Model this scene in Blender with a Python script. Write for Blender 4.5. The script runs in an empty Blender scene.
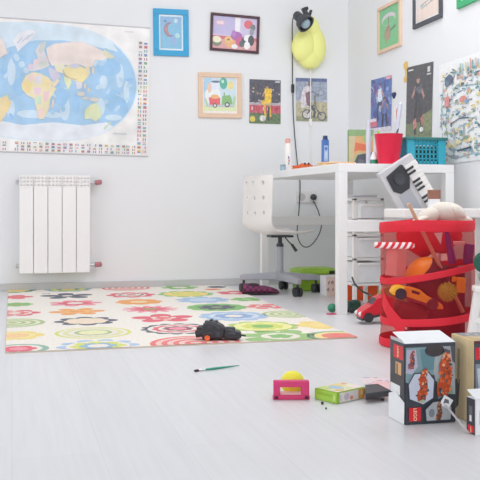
import bpy, bmesh, math, random
from mathutils import Vector, Matrix, Euler

C = bpy.context.scene.collection
SC = bpy.context.scene
R = math.radians
random.seed(7)

# ---------------------------------------------------------------- camera, world, light, exposure
F_PX, HORIZON, CAM_H, YAW = 850.0, 204.0, 0.545, math.atan(228.0 / 850.0)
cam_d = bpy.data.cameras.new('camera')
cam_d.sensor_width = 36.0
cam_d.lens = F_PX / 480.0 * 36.0
cam_d.shift_y = -(240.0 - HORIZON) / 480.0
cam = bpy.data.objects.new('camera', cam_d)
C.objects.link(cam)
cam.location = (0, 0, CAM_H)
cam.rotation_euler = (R(90), 0, -YAW)
SC.camera = cam

world = bpy.data.worlds.new('daylight')
SC.world = world
world.use_nodes = True
wn = world.node_tree
bg = wn.nodes['Background']
bg.inputs['Color'].default_value = (0.97, 0.98, 1.0, 1)
bg.inputs['Strength'].default_value = 1.0

def area(name, loc, target, sx, sy, power, col):
    l = bpy.data.lights.new(name, 'AREA')
    l.shape = 'RECTANGLE'; l.size = sx; l.size_y = sy; l.energy = power; l.color = col
    o = bpy.data.objects.new(name, l); C.objects.link(o)
    o.location = loc
    o.rotation_euler = (Vector(target) - Vector(loc)).to_track_quat('-Z', 'Y').to_euler()
    return o
area('window_daylight', (-2.35, 2.9, 1.5), (1.9, 3.2, 1.3), 2.2, 1.5, 19, (0.98, 0.99, 1.0))
area('rear_window_daylight', (-0.6, -2.1, 1.7), (1.2, 5.5, 1.8), 3.2, 1.5, 25, (0.96, 0.98, 1.0))
area('overhead_fill', (1.5, 3.4, 2.5), (1.5, 3.6, 0), 1.4, 1.4, 22, (0.98, 0.985, 1.0))  # added overhead fill that lifts the mid floor and far corner; no lamp fixture

SC.cycles.max_bounces = 16; SC.cycles.diffuse_bounces = 12; SC.cycles.transparent_max_bounces = 16
vs = SC.view_settings
vs.view_transform = 'Standard'
vs.look = 'None'
vs.gamma = 1.0
vs.use_curve_mapping = False
vs.exposure = 0.06

# ---------------------------------------------------------------- measuring helpers
SY, CY = math.sin(YAW), math.cos(YAW)
def at(px, py, Z):
    X = (px - 240.0) / F_PX * Z
    return Vector((X * CY + Z * SY, -X * SY + Z * CY, CAM_H - (py - HORIZON) / F_PX * Z))
def on_z(px, py, z=0.0):
    return at(px, py, F_PX * (CAM_H - z) / (py - HORIZON))
def on_y(px, py, y):
    k = (px - 240.0) / F_PX
    return at(px, py, y / (CY - k * SY))
def on_x(px, py, x):
    k = (px - 240.0) / F_PX
    return at(px, py, x / (SY + k * CY))
def cam_dir(a):            # an angle measured from the camera's right, towards its forward, as a room direction
    return Vector((math.cos(a) * CY + math.sin(a) * SY, -math.cos(a) * SY + math.sin(a) * CY, 0))

YB, XR = 5.528, 2.263      # the back wall and the right wall

# ---------------------------------------------------------------- materials
def lin(c):
    c = c.lstrip('#')
    v = [int(c[i:i + 2], 16) / 255 for i in (0, 2, 4)]
    return tuple(x / 12.92 if x <= 0.04045 else ((x + 0.055) / 1.055) ** 2.4 for x in v) + (1.0,)

def mat(name, col, rough=0.5, metal=0.0, var=0.04, scale=30.0, bump=0.0, spec=0.5, trans=0.0):
    m = bpy.data.materials.new(name); m.use_nodes = True
    nt = m.node_tree; p = nt.nodes['Principled BSDF']
    c = lin(col)
    tc = nt.nodes.new('ShaderNodeTexCoord')
    nz = nt.nodes.new('ShaderNodeTexNoise'); nz.inputs['Scale'].default_value = scale
    nz.inputs['Detail'].default_value = 3
    nt.links.new(tc.outputs['Object'], nz.inputs['Vector'])
    mx = nt.nodes.new('ShaderNodeMix'); mx.data_type = 'RGBA'
    mx.inputs['A'].default_value = tuple(max(0, x * (1 - var)) for x in c[:3]) + (1,)
    mx.inputs['B'].default_value = tuple(min(1, x * (1 + var)) for x in c[:3]) + (1,)
    nt.links.new(nz.outputs['Fac'], mx.inputs['Factor'])
    nt.links.new(mx.outputs['Result'], p.inputs['Base Color'])
    p.inputs['Roughness'].default_value = rough
    p.inputs['Metallic'].default_value = metal
    p.inputs['Specular IOR Level'].default_value = spec
    if trans: p.inputs['Transmission Weight'].default_value = trans
    if bump:
        b = nt.nodes.new('ShaderNodeBump'); b.inputs['Strength'].default_value = bump
        b.inputs['Distance'].default_value = 0.01
        nt.links.new(nz.outputs['Fac'], b.inputs['Height'])
        nt.links.new(b.outputs['Normal'], p.inputs['Normal'])
    return m

def printed(name, rough=0.45, noise=0.0, scale=60):
    m = bpy.data.materials.new(name); m.use_nodes = True
    nt = m.node_tree; p = nt.nodes['Principled BSDF']
    a = nt.nodes.new('ShaderNodeAttribute'); a.attribute_name = 'ink'
    out = a.outputs['Color']
    if noise:
        nz = nt.nodes.new('ShaderNodeTexNoise'); nz.inputs['Scale'].default_value = scale
        nz.inputs['Detail'].default_value = 4
        tc = nt.nodes.new('ShaderNodeTexCoord'); nt.links.new(tc.outputs['Object'], nz.inputs['Vector'])
        mr = nt.nodes.new('ShaderNodeMapRange')
        mr.inputs['From Min'].default_value = 0.3; mr.inputs['From Max'].default_value = 0.7
        mr.inputs['To Min'].default_value = 1 - noise; mr.inputs['To Max'].default_value = 1 + noise
        nt.links.new(nz.outputs['Fac'], mr.inputs['Value'])
        mx = nt.nodes.new('ShaderNodeVectorMath'); mx.operation = 'SCALE'
        nt.links.new(out, mx.inputs[0]); nt.links.new(mr.outputs['Result'], mx.inputs['Scale'])
        out = mx.outputs['Vector']
    nt.links.new(out, p.inputs['Base Color'])
    p.inputs['Roughness'].default_value = rough
    return m

def mesh_fabric(name, col, hole, tint=(1, .74, .70, 1)):
    m = bpy.data.materials.new(name); m.use_nodes = True
    nt = m.node_tree; p = nt.nodes['Principled BSDF']; o = nt.nodes['Material Output']
    p.inputs['Base Color'].default_value = lin(col); p.inputs['Roughness'].default_value = 0.6
    tr = nt.nodes.new('ShaderNodeBsdfTransparent'); tr.inputs['Color'].default_value = tint
    mix = nt.nodes.new('ShaderNodeMixShader')
    ck = nt.nodes.new('ShaderNodeTexNoise'); ck.inputs['Scale'].default_value = 14
    tc = nt.nodes.new('ShaderNodeTexCoord'); nt.links.new(tc.outputs['Object'], ck.inputs['Vector'])
    mr = nt.nodes.new('ShaderNodeMapRange')
    mr.inputs['From Min'].default_value = 0.3; mr.inputs['From Max'].default_value = 0.7
    mr.inputs['To Min'].default_value = hole - 0.06; mr.inputs['To Max'].default_value = hole + 0.06
    nt.links.new(ck.outputs['Fac'], mr.inputs['Value'])
    nt.links.new(mr.outputs['Result'], mix.inputs['Fac'])
    nt.links.new(p.outputs['BSDF'], mix.inputs[1]); nt.links.new(tr.outputs['BSDF'], mix.inputs[2])
    nt.links.new(mix.outputs['Shader'], o.inputs['Surface'])
    return m

def clear_plastic(name, col, hole, rough=0.25):
    m = mesh_fabric(name, col, hole, (1, 1, 1, 1))
    m.node_tree.nodes['Principled BSDF'].inputs['Roughness'].default_value = rough
    return m

INK = printed('printed_paper', 0.4, 0.05, 40)
MAPINK = printed('printed_map', 0.35, 0.10, 9)
PHOTO = printed('printed_photo', 0.35, 0.28, 55)
WOOL = printed('rug_pile', 0.95, 0.10, 90)
M = dict(
    wall=mat('white_wall_paint', '#e9eaec', 0.75, var=0.012, scale=3, bump=0.02),
    white=mat('white_lacquer', '#f3f3f3', 0.35, var=0.01),
    white_plastic=mat('white_plastic', '#f2efec', 0.4, var=0.01),
    white_metal=mat('white_enamel', '#f4f2f1', 0.3, var=0.01),
    trim=mat('grey_white_trim', '#c6c5c6', 0.5, var=0.05),
    black=mat('black_plastic', '#34363b', 0.36, var=0.08),
    softblack=mat('charcoal_plastic', '#43454b', 0.5, var=0.08),
    grey=mat('silver_grey_metal', '#aeb0b8', 0.45, metal=0.15, var=0.03),
    silver=mat('silver_plastic', '#c9c8cb', 0.4, var=0.02),
    chrome=mat('chrome', '#c8cacd', 0.2, metal=0.9),
    red=mat('red_plastic', '#d80f3c', 0.3, var=0.03),
    redcloth=mat('red_fabric', '#e42438', 0.7, var=0.1, scale=40, bump=0.1),
    toyred=mat('glossy_red', '#d62a3a', 0.25, var=0.05),
    copper=mat('dusty_red_valve', '#b4747a', 0.5, var=0.08),
    yellow=mat('lemon_yellow_plastic', '#f3f398', 0.45, var=0.02),
    ballyellow=mat('yellow_felt', '#ece34a', 0.8, var=0.06, bump=0.1),
    teal=mat('teal_plastic', '#38acc4', 0.45, var=0.05),
    tealrim=mat('dark_teal_plastic', '#3a7c7c', 0.5, var=0.05),
    lime=mat('lime_plastic', '#9cc83a', 0.4, var=0.05),
    limelid=mat('lime_plastic_lid', '#a8d448', 0.4, var=0.05),
    orange=mat('orange_plastic', '#ffb42c', 0.4, var=0.05),
    brightorange=mat('bright_orange_card', '#ee5a22', 0.6, var=0.05),
    darkgreen=mat('dark_green_plastic', '#27483c', 0.5, var=0.08),
    green=mat('green_plastic', '#2f8a68', 0.4, var=0.06),
    burgundy=mat('burgundy_rubber', '#3a122c', 0.55, var=0.1),
    maroon=mat('maroon_card', '#862c34', 0.6, var=0.1),
    purple=mat('purple_plastic', '#5a2a8a', 0.4, var=0.05),
    pink=mat('raspberry_plastic', '#d83a74', 0.35, var=0.03),
    pinkcard=mat('pale_pink_card', '#eec4c4', 0.6, var=0.03),
    cream=mat('cream_plush', '#e6dfd4', 0.95, var=0.05, scale=90, bump=0.25),
    olive=mat('olive_cork', '#9a925c', 0.8, var=0.12),
    spike=mat('mustard_green_rubber', '#b4bc48', 0.6, var=0.1),
    wood=mat('pale_wood', '#e6c8ae', 0.5, var=0.06, scale=14),
    stickwood=mat('brown_wood', '#d0aa8c', 0.5, var=0.1),
    blueframe=mat('blue_frame_paint', '#35a3d3', 0.45, var=0.02),
    plumframe=mat('plum_frame_wood', '#50303c', 0.45, var=0.08),
    darkframe=mat('slate_frame_wood', '#50525a', 0.5, var=0.05),
    greenframe=mat('green_frame_paint', '#3fae74', 0.45, var=0.03),
    glass=mat('clear_lens', '#9fb6c4', 0.1, var=0.02),
    tan=mat('brown_cardboard', '#e8cf9e', 0.8, var=0.06, scale=18),
    card=mat('white_card', '#eceef0', 0.6, var=0.02),
    boxblack=mat('dark_box_print', '#3b4049', 0.4, var=0.06),
    sage=mat('sage_plush', '#9fb09a', 0.95, var=0.08, bump=0.2),
    forest=mat('forest_plush', '#2c6454', 0.95, var=0.08, bump=0.2),
    lilac=mat('lilac_plastic', '#ced0e0', 0.3, var=0.03),
    blue=mat('blue_label', '#4a72b8', 0.4, var=0.04),
    crab=mat('burnt_orange_plush', '#d8683a', 0.8, var=0.15, bump=0.2),
    brush=mat('dark_bristle', '#3a2e34', 0.9, var=0.1),
    brushgreen=mat('sea_green_lacquer', '#2f9a80', 0.3, var=0.03),
    socket=mat('socket_plastic', '#e6e4e4', 0.4, var=0.01),
    frost=clear_plastic('frosted_drawer_plastic', '#f0f1f3', 0.06),
    mesh=mesh_fabric('red_mesh_fabric', '#c41830', 0.72),
    gold=mat('gold_ribbon', '#e6c270', 0.5, var=0.08),
    navy=mat('navy_plastic', '#2e3f68', 0.4, var=0.05),
    brown=mat('brown_print', '#9a6a58', 0.5, var=0.25, scale=60),
    floorback=mat('ceiling_paint', '#f0f0f0', 0.8, var=0.01),
)

def floor_material():
    m = bpy.data.materials.new('white_laminate'); m.use_nodes = True
    nt = m.node_tree; p = nt.nodes['Principled BSDF']
    tc = nt.nodes.new('ShaderNodeTexCoord')
    mp = nt.nodes.new('ShaderNodeMapping'); mp.inputs['Rotation'].default_value = (0, 0, R(90))
    nt.links.new(tc.outputs['Object'], mp.inputs['Vector'])
    br = nt.nodes.new('ShaderNodeTexBrick')
    br.inputs['Scale'].default_value = 1.0
    br.inputs['Brick Width'].default_value = 1.25; br.inputs['Row Height'].default_value = 0.19
    br.inputs['Mortar Size'].default_value = 0.0008; br.inputs['Mortar Smooth'].default_value = 0.4
    br.inputs['Color1'].default_value = lin('#dfdfe1'); br.inputs['Color2'].default_value = lin('#dcdcde')
    br.inputs['Mortar'].default_value = lin('#d0d0d3')
    nt.links.new(mp.outputs['Vector'], br.inputs['Vector'])
    mp2 = nt.nodes.new('ShaderNodeMapping'); mp2.inputs['Scale'].default_value = (40, 1.6, 1)
    nt.links.new(tc.outputs['Object'], mp2.inputs['Vector'])
    nz = nt.nodes.new('ShaderNodeTexNoise'); nz.inputs['Scale'].default_value = 1.5; nz.inputs['Detail'].default_value = 6
    nt.links.new(mp2.outputs['Vector'], nz.inputs['Vector'])
    mr = nt.nodes.new('ShaderNodeMapRange')
    mr.inputs['From Min'].default_value = 0.3; mr.inputs['From Max'].default_value = 0.7
    mr.inputs['To Min'].default_value = 0.96; mr.inputs['To Max'].default_value = 1.02
    nt.links.new(nz.outputs['Fac'], mr.inputs['Value'])
    sc = nt.nodes.new('ShaderNodeVectorMath'); sc.operation = 'SCALE'
    nt.links.new(br.outputs['Color'], sc.inputs[0]); nt.links.new(mr.outputs['Result'], sc.inputs['Scale'])
    nt.links.new(sc.outputs['Vector'], p.inputs['Base Color'])
    p.inputs['Roughness'].default_value = 0.34
    return m
M['floor'] = floor_material()

# ---------------------------------------------------------------- mesh builder
class MB:
    def __init__(self): self.bm = bmesh.new()
    def _v(self, co): return self.bm.verts.new(co)
    def box(self, c, s, rot=None):
        x, y, z = s[0] / 2, s[1] / 2, s[2] / 2
        cs = [Vector((i * x, j * y, k * z)) for i in (-1, 1) for j in (-1, 1) for k in (-1, 1)]
        if rot: 
            e = Euler(rot).to_matrix(); cs = [e @ v for v in cs]
        v = [self._v(Vector(c) + q) for q in cs]
        for f in ((0, 1, 3, 2), (4, 6, 7, 5), (0, 4, 5, 1), (2, 3, 7, 6), (0, 2, 6, 4), (1, 5, 7, 3)):
            self.bm.faces.new([v[i] for i in f])
        return self
    def lathe(self, prof, c=(0, 0, 0), n=24, axis=None, cap=True):
        q = Vector(axis).to_track_quat('Z', 'Y') if axis else None
        rings = []
        for r, z in prof:
            ring = []
            for i in range(n):
                a = 2 * math.pi * i / n
                p = Vector((r * math.cos(a), r * math.sin(a), z))
                if q: p = q @ p
                ring.append(self._v(Vector(c) + p))
            rings.append(ring)
        for a, b in zip(rings, rings[1:]):
            for i in range(n):
                self.bm.faces.new((a[i], a[(i + 1) % n], b[(i + 1) % n], b[i]))
        if cap:
            self.bm.faces.new(list(reversed(rings[0]))); self.bm.faces.new(rings[-1])
        return self
    def cyl(self, p0, p1, r0, r1=None, n=16):
        p0, p1 = Vector(p0), Vector(p1); r1 = r0 if r1 is None else r1
        return self.lathe([(r0, 0), (r1, (p1 - p0).length)], p0, n, (p1 - p0))
    def tube(self, pts, r, n=8, closed=False, sub=6):
        pts = [Vector(p) for p in pts]
        if sub > 1 and len(pts) > 2:
            out = []
            m = len(pts)
            segs = m if closed else m - 1
            for i in range(segs):
                p1, p2 = pts[i], pts[(i + 1) % m]
                p0 = pts[i - 1] if (i > 0 or closed) else p1
                p3 = pts[(i + 2) % m] if (i + 2 < m or closed) else p2
                for k in range(sub):
                    t = k / sub
                    out.append(0.5 * ((2 * p1) + (p2 - p0) * t + (2 * p0 - 5 * p1 + 4 * p2 - p3) * t * t + (3 * p1 - p0 - 3 * p2 + p3) * t ** 3))
            if not closed: out.append(pts[-1])
            pts = out
        m = len(pts); rings = []
        up = Vector((0.13, 0.29, 0.95)).normalized()
        for i, p in enumerate(pts):
            a = pts[i - 1] if (i > 0 or closed) else p
            b = pts[(i + 1) % m] if (i + 1 < m or closed) else p
            t = (b - a).normalized()
            s = t.cross(up)
            if s.length < 1e-3: s = t.cross(Vector((1, 0, 0)))
            s.normalize(); u = s.cross(t)
            rr = r(i / (m - 1)) if callable(r) else r
            rings.append([self._v(p + s * rr * math.cos(2 * math.pi * k / n) + u * rr * math.sin(2 * math.pi * k / n)) for k in range(n)])
        for i in range(m if closed else m - 1):
            a, b = rings[i], rings[(i + 1) % m]
            for k in range(n): self.bm.faces.new((a[k], a[(k + 1) % n], b[(k + 1) % n], b[k]))
        if not closed:
            self.bm.faces.new(list(reversed(rings[0]))); self.bm.faces.new(rings[-1])
        return self
    def ball(self, c, r, n=20, rot=None):
        r = (r, r, r) if not hasattr(r, '__len__') else r
        mtx = Matrix.Translation(Vector(c)) @ (Euler(rot).to_matrix().to_4x4() if rot else Matrix()) @ Matrix.Diagonal((r[0], r[1], r[2], 1))
        bmesh.ops.create_uvsphere(self.bm, u_segments=n, v_segments=max(8, n // 2 + 2), radius=1, matrix=mtx)
        return self
    def prism(self, poly, d0, d1, axis='y'):       # a 2-D outline (x,z) pushed along y, or (x,y) along z, or (y,z) along x
        def P(p, d): return {'y': (p[0], d, p[1]), 'z': (p[0], p[1], d), 'x': (d, p[0], p[1])}[axis]
        a = [self._v(P(p, d0)) for p in poly]; b = [self._v(P(p, d1)) for p in poly]
        n = len(poly)
        self.bm.faces.new(a); self.bm.faces.new(list(reversed(b)))
        for i in range(n): self.bm.faces.new((a[i], b[i], b[(i + 1) % n], a[(i + 1) % n]))
        return self
    def plate(self, pts, th):                       # a flat polygon in space given thickness along its normal
        pts = [Vector(p) for p in pts]
        nrm = (pts[1] - pts[0]).cross(pts[2] - pts[0]).normalized() * th
        a = [self._v(p) for p in pts]; b = [self._v(p - nrm) for p in pts]
        n = len(pts)
        self.bm.faces.new(a); self.bm.faces.new(list(reversed(b)))
        for i in range(n): self.bm.faces.new((a[i], b[i], b[(i + 1) % n], a[(i + 1) % n]))
        return self
    def build(self, name, m, parent=None, bevel=0.0, smooth=False, loc=None, rot=None, subsurf=0, seg=2):
        bmesh.ops.recalc_face_normals(self.bm, faces=self.bm.faces)
        me = bpy.data.meshes.new(name); self.bm.to_mesh(me); self.bm.free()
        me.materials.append(m)
        if smooth:
            for p in me.polygons: p.use_smooth = True
            me.set_sharp_from_angle(angle=R(40))
        o = bpy.data.objects.new(name, me); C.objects.link(o)
        if parent: o.parent = parent
        if loc is not None: o.location = loc
        if rot is not None: o.rotation_euler = rot
        if bevel:
            b = o.modifiers.new('bevel', 'BEVEL'); b.width = bevel; b.segments = seg; b.limit_method = 'ANGLE'
            for p in me.polygons: p.use_smooth = True
            b.harden_normals = False
            me.set_sharp_from_angle(angle=R(50))
        if subsurf:
            s = o.modifiers.new('subsurf', 'SUBSURF'); s.levels = subsurf; s.render_levels = subsurf
            for p in me.polygons: p.use_smooth = True
        return o

class Art:
    """flat printed artwork in a local x-z plane facing -y; a colour per shape, later shapes lie on earlier ones"""
    def __init__(self, w, h, x0=0.0, y0=0.0, x1=1.0, y1=1.0, clip=None, step=0.00003, fade=0.0, toward='#f2f0f0'):
        self.w, self.h = w, h
        self.box = (x0, y0, x1, y1)
        self.v, self.f, self.c = [], [], []
        self.fade, self.toward = fade, lin(toward)
        self.k = 0; self.clip = clip; self.step = step
    def pt(self, p):
        x0, y0, x1, y1 = self.box
        return ((p[0] - x0) / (x1 - x0) - 0.5) * self.w, (0.5 - (p[1] - y0) / (y1 - y0)) * self.h
    def poly(self, pts, col, layer=True):
        q = [self.pt(p) for p in pts]
        W, H = self.w / 2, self.h / 2
        for ax, lim, sg in ((0, W, 1), (0, -W, -1), (1, H, 1), (1, -H, -1)):   # trims at the sheet's edge
            out = []
            for i in range(len(q)):
                a, b = q[i - 1], q[i]
                da, db = (a[ax] - lim) * sg, (b[ax] - lim) * sg
                if (da <= 0) != (db <= 0):
                    t = da / (da - db); out.append((a[0] + (b[0] - a[0]) * t, a[1] + (b[1] - a[1]) * t))
                if db <= 0: out.append(b)
            q = out
            if len(q) < 3: return self
        if layer: self.k += 1
        n = len(self.v)
        self.v += [(x, -self.k * self.step, z) for x, z in q]
        self.f.append(list(range(n, n + len(q)))); c_ = lin(col); self.c.append(tuple(a + (b - a) * self.fade for a, b in zip(c_, self.toward)))
        return self
    def rect(self, x0, y0, x1, y1, col, layer=True): return self.poly([(x0, y0), (x1, y0), (x1, y1), (x0, y1)], col, layer)
    def ell(self, cx, cy, rx, ry, col, n=20, a0=0, a1=360, layer=True, rot=0):
        pts = []
        for i in range(n):
            a = R(a0 + (a1 - a0) * i / (n if a1 - a0 == 360 else n - 1))
            x, y = rx * math.cos(a), ry * math.sin(a)
            pts.append((cx + x * math.cos(R(rot)) - y * math.sin(R(rot)), cy + x * math.sin(R(rot)) + y * math.cos(R(rot))))
        return self.poly(pts, col, layer)
    def line(self, pts, wd, col, layer=True):
        if layer: self.k += 1
        for a, b in zip(pts, pts[1:]):
            dx, dy = b[0] - a[0], b[1] - a[1]; L = math.hypot(dx, dy) or 1
            ox, oy = -dy / L * wd / 2, dx / L * wd / 2
            self.poly([(a[0] + ox, a[1] + oy), (b[0] + ox, b[1] + oy), (b[0] - ox, b[1] - oy), (a[0] - ox, a[1] - oy)], col, False)
        return self
    def build(self, name, parent=None, m=None, loc=None, rot=None):
        bm = bmesh.new()
        lay = bm.faces.layers.int.new('ci')
        for i, f in enumerate(self.f):
            vs_ = [bm.verts.new(self.v[j]) for j in f]
            try: fc = bm.faces.new(vs_)
            except ValueError: continue
            fc.normal_update()
            if fc.normal.y > 0: fc.normal_flip()
            fc[lay] = i
        bmesh.ops.triangulate(bm, faces=[f for f in bm.faces if len(f.verts) > 4])
        cols = [self.c[f[lay]] for f in bm.faces]
        me = bpy.data.meshes.new(name); bm.to_mesh(me); bm.free()
        at_ = me.attributes.new('ink', 'FLOAT_COLOR', 'FACE')
        for i, c in enumerate(cols): at_.data[i].color = c
        me.materials.append(m or INK)
        o = bpy.data.objects.new(name, me); C.objects.link(o)
        if parent: o.parent = parent
        if loc is not None: o.location = loc
        if rot is not None: o.rotation_euler = rot
        return o

def tag(o, label, cat, group=None, kind=None):
    if label: o['label'] = label
    if cat: o['category'] = cat
    if group: o['group'] = group
    if kind: o['kind'] = kind
    return o
def thing(name, loc, label, cat, rz=0.0, group=None, rot=None):
    o = bpy.data.objects.new(name, None); o.empty_display_size = 0.05; C.objects.link(o)
    o.location = loc; o.rotation_euler = rot or (0, 0, rz)
    return tag(o, label, cat, group)
def struct(o):
    o['kind'] = 'structure'; return o

# ---------------------------------------------------------------- the room
XL, YF, ZC = -2.45, -2.2, 2.6
struct(MB().box(((XL + XR) / 2, (YF + YB) / 2, -0.03), (XR - XL + 0.2, YB - YF + 0.2, 0.06)).build('floor', M['floor']))
struct(MB().box(((XL + XR) / 2, YB + 0.06, ZC / 2), (XR - XL + 0.24, 0.12, ZC)).build('wall_back', M['wall']))
struct(MB().box((XR + 0.06, (YF + YB) / 2, ZC / 2), (0.12, YB - YF, ZC)).build('wall_right', M['wall']))
struct(MB().box(((XL + XR) / 2, (YF + YB) / 2, ZC + 0.05), (XR - XL + 0.24, YB - YF + 0.24, 0.1)).build('ceiling', M['floorback']))
wl = MB()                                     # the left wall with its window opening
wl.box((XL - 0.06, (YF + 1.7) / 2, ZC / 2), (0.12, 1.7 - YF, ZC)).box((XL - 0.06, (4.1 + YB) / 2, ZC / 2), (0.12, YB - 4.1, ZC))
wl.box((XL - 0.06, 2.9, 0.375), (0.12, 2.4, 0.75)).box((XL - 0.06, 2.9, 2.475), (0.12, 2.4, 0.25))
struct(wl.build('wall_left', M['wall']))
wf = MB()
for y in (1.73, 2.9, 4.07): wf.box((XL - 0.05, y, 1.55), (0.06, 0.06, 1.6))
for z in (0.78, 2.32): wf.box((XL - 0.05, 2.9, z), (0.06, 2.4, 0.06))
struct(wf.build('window_1', M['white'], bevel=0.004))
struct(MB().box(((XL + XR) / 2, YB - 0.008, 0.023), (XR - XL, 0.016, 0.046)).build('baseboard_back', M['trim'], bevel=0.003))
struct(MB().box((XR - 0.008, (YF + YB) / 2, 0.03), (0.016, YB - YF - 0.02, 0.06)).build('baseboard_right', M['trim'], bevel=0.003))

# ---------------------------------------------------------------- the rug
def make_rug():
    p = [on_z(5, 354.0), on_z(358.5, 338.3)]
    x0, x1 = p[0].x, p[1].x
    y0 = (p[0].y + p[1].y) / 2
    y1 = YB - 0.02
    w, h = x1 - x0, y1 - y0
    root = thing('play_rug', ((x0 + x1) / 2, (y0 + y1) / 2, 0), 'cream rug covered in rows of colourful round flowers', 'rug')
    poly = []
    r = 0.02
    for cx, cy, a in ((w / 2 - r, h / 2 - r, 0), (-w / 2 + r, h / 2 - r, 90), (-w / 2 + r, -h / 2 + r, 180), (w / 2 - r, -h / 2 + r, 270)):
        poly += [(cx + r * math.cos(R(a + t)), cy + r * math.sin(R(a + t))) for t in (0, 30, 60, 90)]
    MB().prism(poly, 0.0, 0.005, 'z').build('backing', mat('rug_edge', '#d2c4b4', 0.9, bump=0.1), root)
    A = Art(w - 0.004, h - 0.004, -w / 2, -h / 2, w / 2, h / 2, step=0.0002, fade=0.14, toward='#ece4da')
    A.rect(-w, -h, w, h, '#efe9e0')
    def fl(px, py, hw, layers):
        c = on_z(px, py); Z = F_PX * CAM_H / (py - HORIZON)
        Rr = hw / F_PX * Z
        A.k = 1
        cx, cy = c.x - root.location.x, -(c.y - root.location.y)   # art's second axis runs towards the viewer
        for ly in layers:
            fr, n, d, col = ly[:4]; ph = ly[4] if len(ly) > 4 else 0
            pts = []
            for i in range(60):
                a = 2 * math.pi * i / 60
                k = 1 - d + d * (abs(math.cos(n * (a + R(ph)) / 2)) ** 0.6 if n else 1)
                pts.append((cx + Rr * fr * k * math.cos(a), cy + Rr * fr * k * math.sin(a)))
            A.poly(pts, col)
    cr, navy, red, coral, pinkc = '#ece4da', '#3a4560', '#e0506a', '#e8696b', '#ee8ea0'
    yel, orn, grn, olv, blu, lim, tl = '#f0d878', '#f0a04a', '#74b85e', '#a9bf80', '#9fc0e0', '#d4dc62', '#4a8a80'
    rings = lambda a, b, k: [(1 - i / k, 0, 0, a if i % 2 == 0 else b) for i in range(k)]
    fl(14, 291.4, 22, [(1, 8, .2, tl), (.7, 6, .2, yel)])
    fl(14, 298, 19, [(1, 5, .45, red), (.5, 0, 0, coral)])
    fl(16, 305.5, 17, [(1, 8, .25, grn), (.45, 0, 0, '#8fae58')])
    fl(14, 314.3, 26, [(1, 6, .3, red), (.66, 0, 0, cr), (.56, 6, .3, coral), (.25, 0, 0, cr)])
    fl(12, 324.2, 32, rings(olv, '#dfe4c4', 7))
    fl(14, 337, 30, [(1, 6, .2, yel), (.7, 6, .2, '#f4e29a'), (.5, 0, 0, '#f3c98e')])
    fl(18, 350.5, 30, [(1, 0, 0, '#86b2a0'), (.78, 0, 0, cr), (.62, 6, .2, red), (.3, 0, 0, pinkc)])
    fl(68, 290.2, 24, [(1, 10, .2, '#7fa6b4'), (.72, 0, 0, lim), (.5, 8, .2, tl), (.3, 0, 0, yel)])
    fl(67, 296.8, 27, [(1, 5, .75, navy, 20), (.32, 0, 0, navy), (.2, 0, 0, cr)])
    fl(46, 294.6, 4, [(1, 0, 0, navy), (.62, 0, 0, cr)])
    fl(75, 304.2, 27, [(1, 7, .5, pinkc), (.66, 7, .5, red, 25), (.3, 0, 0, cr)])
    fl(77, 312.6, 28, [(1, 6, .6, orn), (.55, 6, .5, '#f4bb72', 30), (.3, 0, 0, orn)])
    fl(86, 322.2, 32, [(1, 8, .35, navy), (.7, 8, .15, '#f0dcc4')])
    fl(93, 334, 38, [(1, 0, 0, lim), (.9, 0, 0, cr), (.78, 0, 0, '#dadca0'), (.64, 0, 0, cr), (.5, 0, 0, olv), (.38, 0, 0, '#e8e8b4')])
    fl(98, 347.5, 42, [(1, 10, .3, blu), (.76, 0, 0, cr), (.68, 8, .3, lim), (.46, 6, .3, '#86b2d0'), (.25, 0, 0, cr)])
    fl(126, 288.9, 24, rings(coral, cr, 8))
    fl(131, 295.8, 25, [(1, 8, .3, red), (.62, 0, 0, cr), (.54, 6, .2, '#7c3a4e'), (.4, 0, 0, cr), (.2, 0, 0, red)])
    fl(139, 302.8, 24, [(1, 8, .16, orn), (.36, 0, 0, '#f6d7a4')])
    fl(150, 310.2, 29, [(1, 12, .65, pinkc), (.6, 12, .5, red, 15), (.26, 0, 0, '#a49c5c')])
    fl(163, 319.2, 32, [(1, 5, .6, red, 15), (.42, 5, .5, cr), (.26, 0, 0, coral)])
    fl(178, 330, 38, [(1, 14, .2, navy), (.8, 0, 0, cr), (.7, 12, .2, red), (.52, 0, 0, cr), (.42, 8, .25, '#8c3a5a'), (.24, 0, 0, pinkc)])
    fl(196, 344.5, 46, rings(coral, '#f0c8c0', 8))
    fl(180, 288.3, 19, [(1, 6, .35, grn), (.4, 0, 0, cr)])
    fl(186, 294.8, 29, [(1, 10, .22, grn), (.78, 0, 0, yel), (.5, 0, 0, lim), (.25, 0, 0, yel)])
    fl(203, 300.8, 28, [(1, 9, .3, blu), (.5, 0, 0, '#c4d6ea')])
    fl(217, 308.3, 31, [(1, 12, .14, grn), (.66, 9, .4, navy), (.2, 0, 0, '#7c9a5c')])
    fl(234, 317.2, 36, [(1, 10, .14, blu), (.7, 0, 0, '#cfdcea'), (.58, 8, .25, '#86a8d4'), (.25, 0, 0, cr)])
    fl(263, 327.6, 37, [(1, 10, .16, '#a8c860'), (.8, 0, 0, '#ecec9a'), (.6, 9, .25, lim), (.3, 0, 0, grn)])
    fl(281, 337.5, 44, [(1, 7, .5, '#90c070'), (.45, 0, 0, cr), (.3, 5, .3, grn)])
    fl(213, 290.3, 9, [(1, 6, .2, orn), (.5, 0, 0, coral)])
    fl(217, 287.8, 10, [(1, 6, .2, navy)])
    fl(234, 293.6, 18, [(1, 5, .4, red), (.3, 0, 0, cr)])
    fl(247, 300.2, 17, [(1, 6, .35, grn), (.3, 0, 0, '#a8cc8c')])
    fl(266, 307.4, 21, [(1, 6, .4, coral), (.5, 0, 0, cr), (.35, 0, 0, red)])
    fl(289, 315.2, 27, rings(olv, '#dfe4c4', 7))
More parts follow.
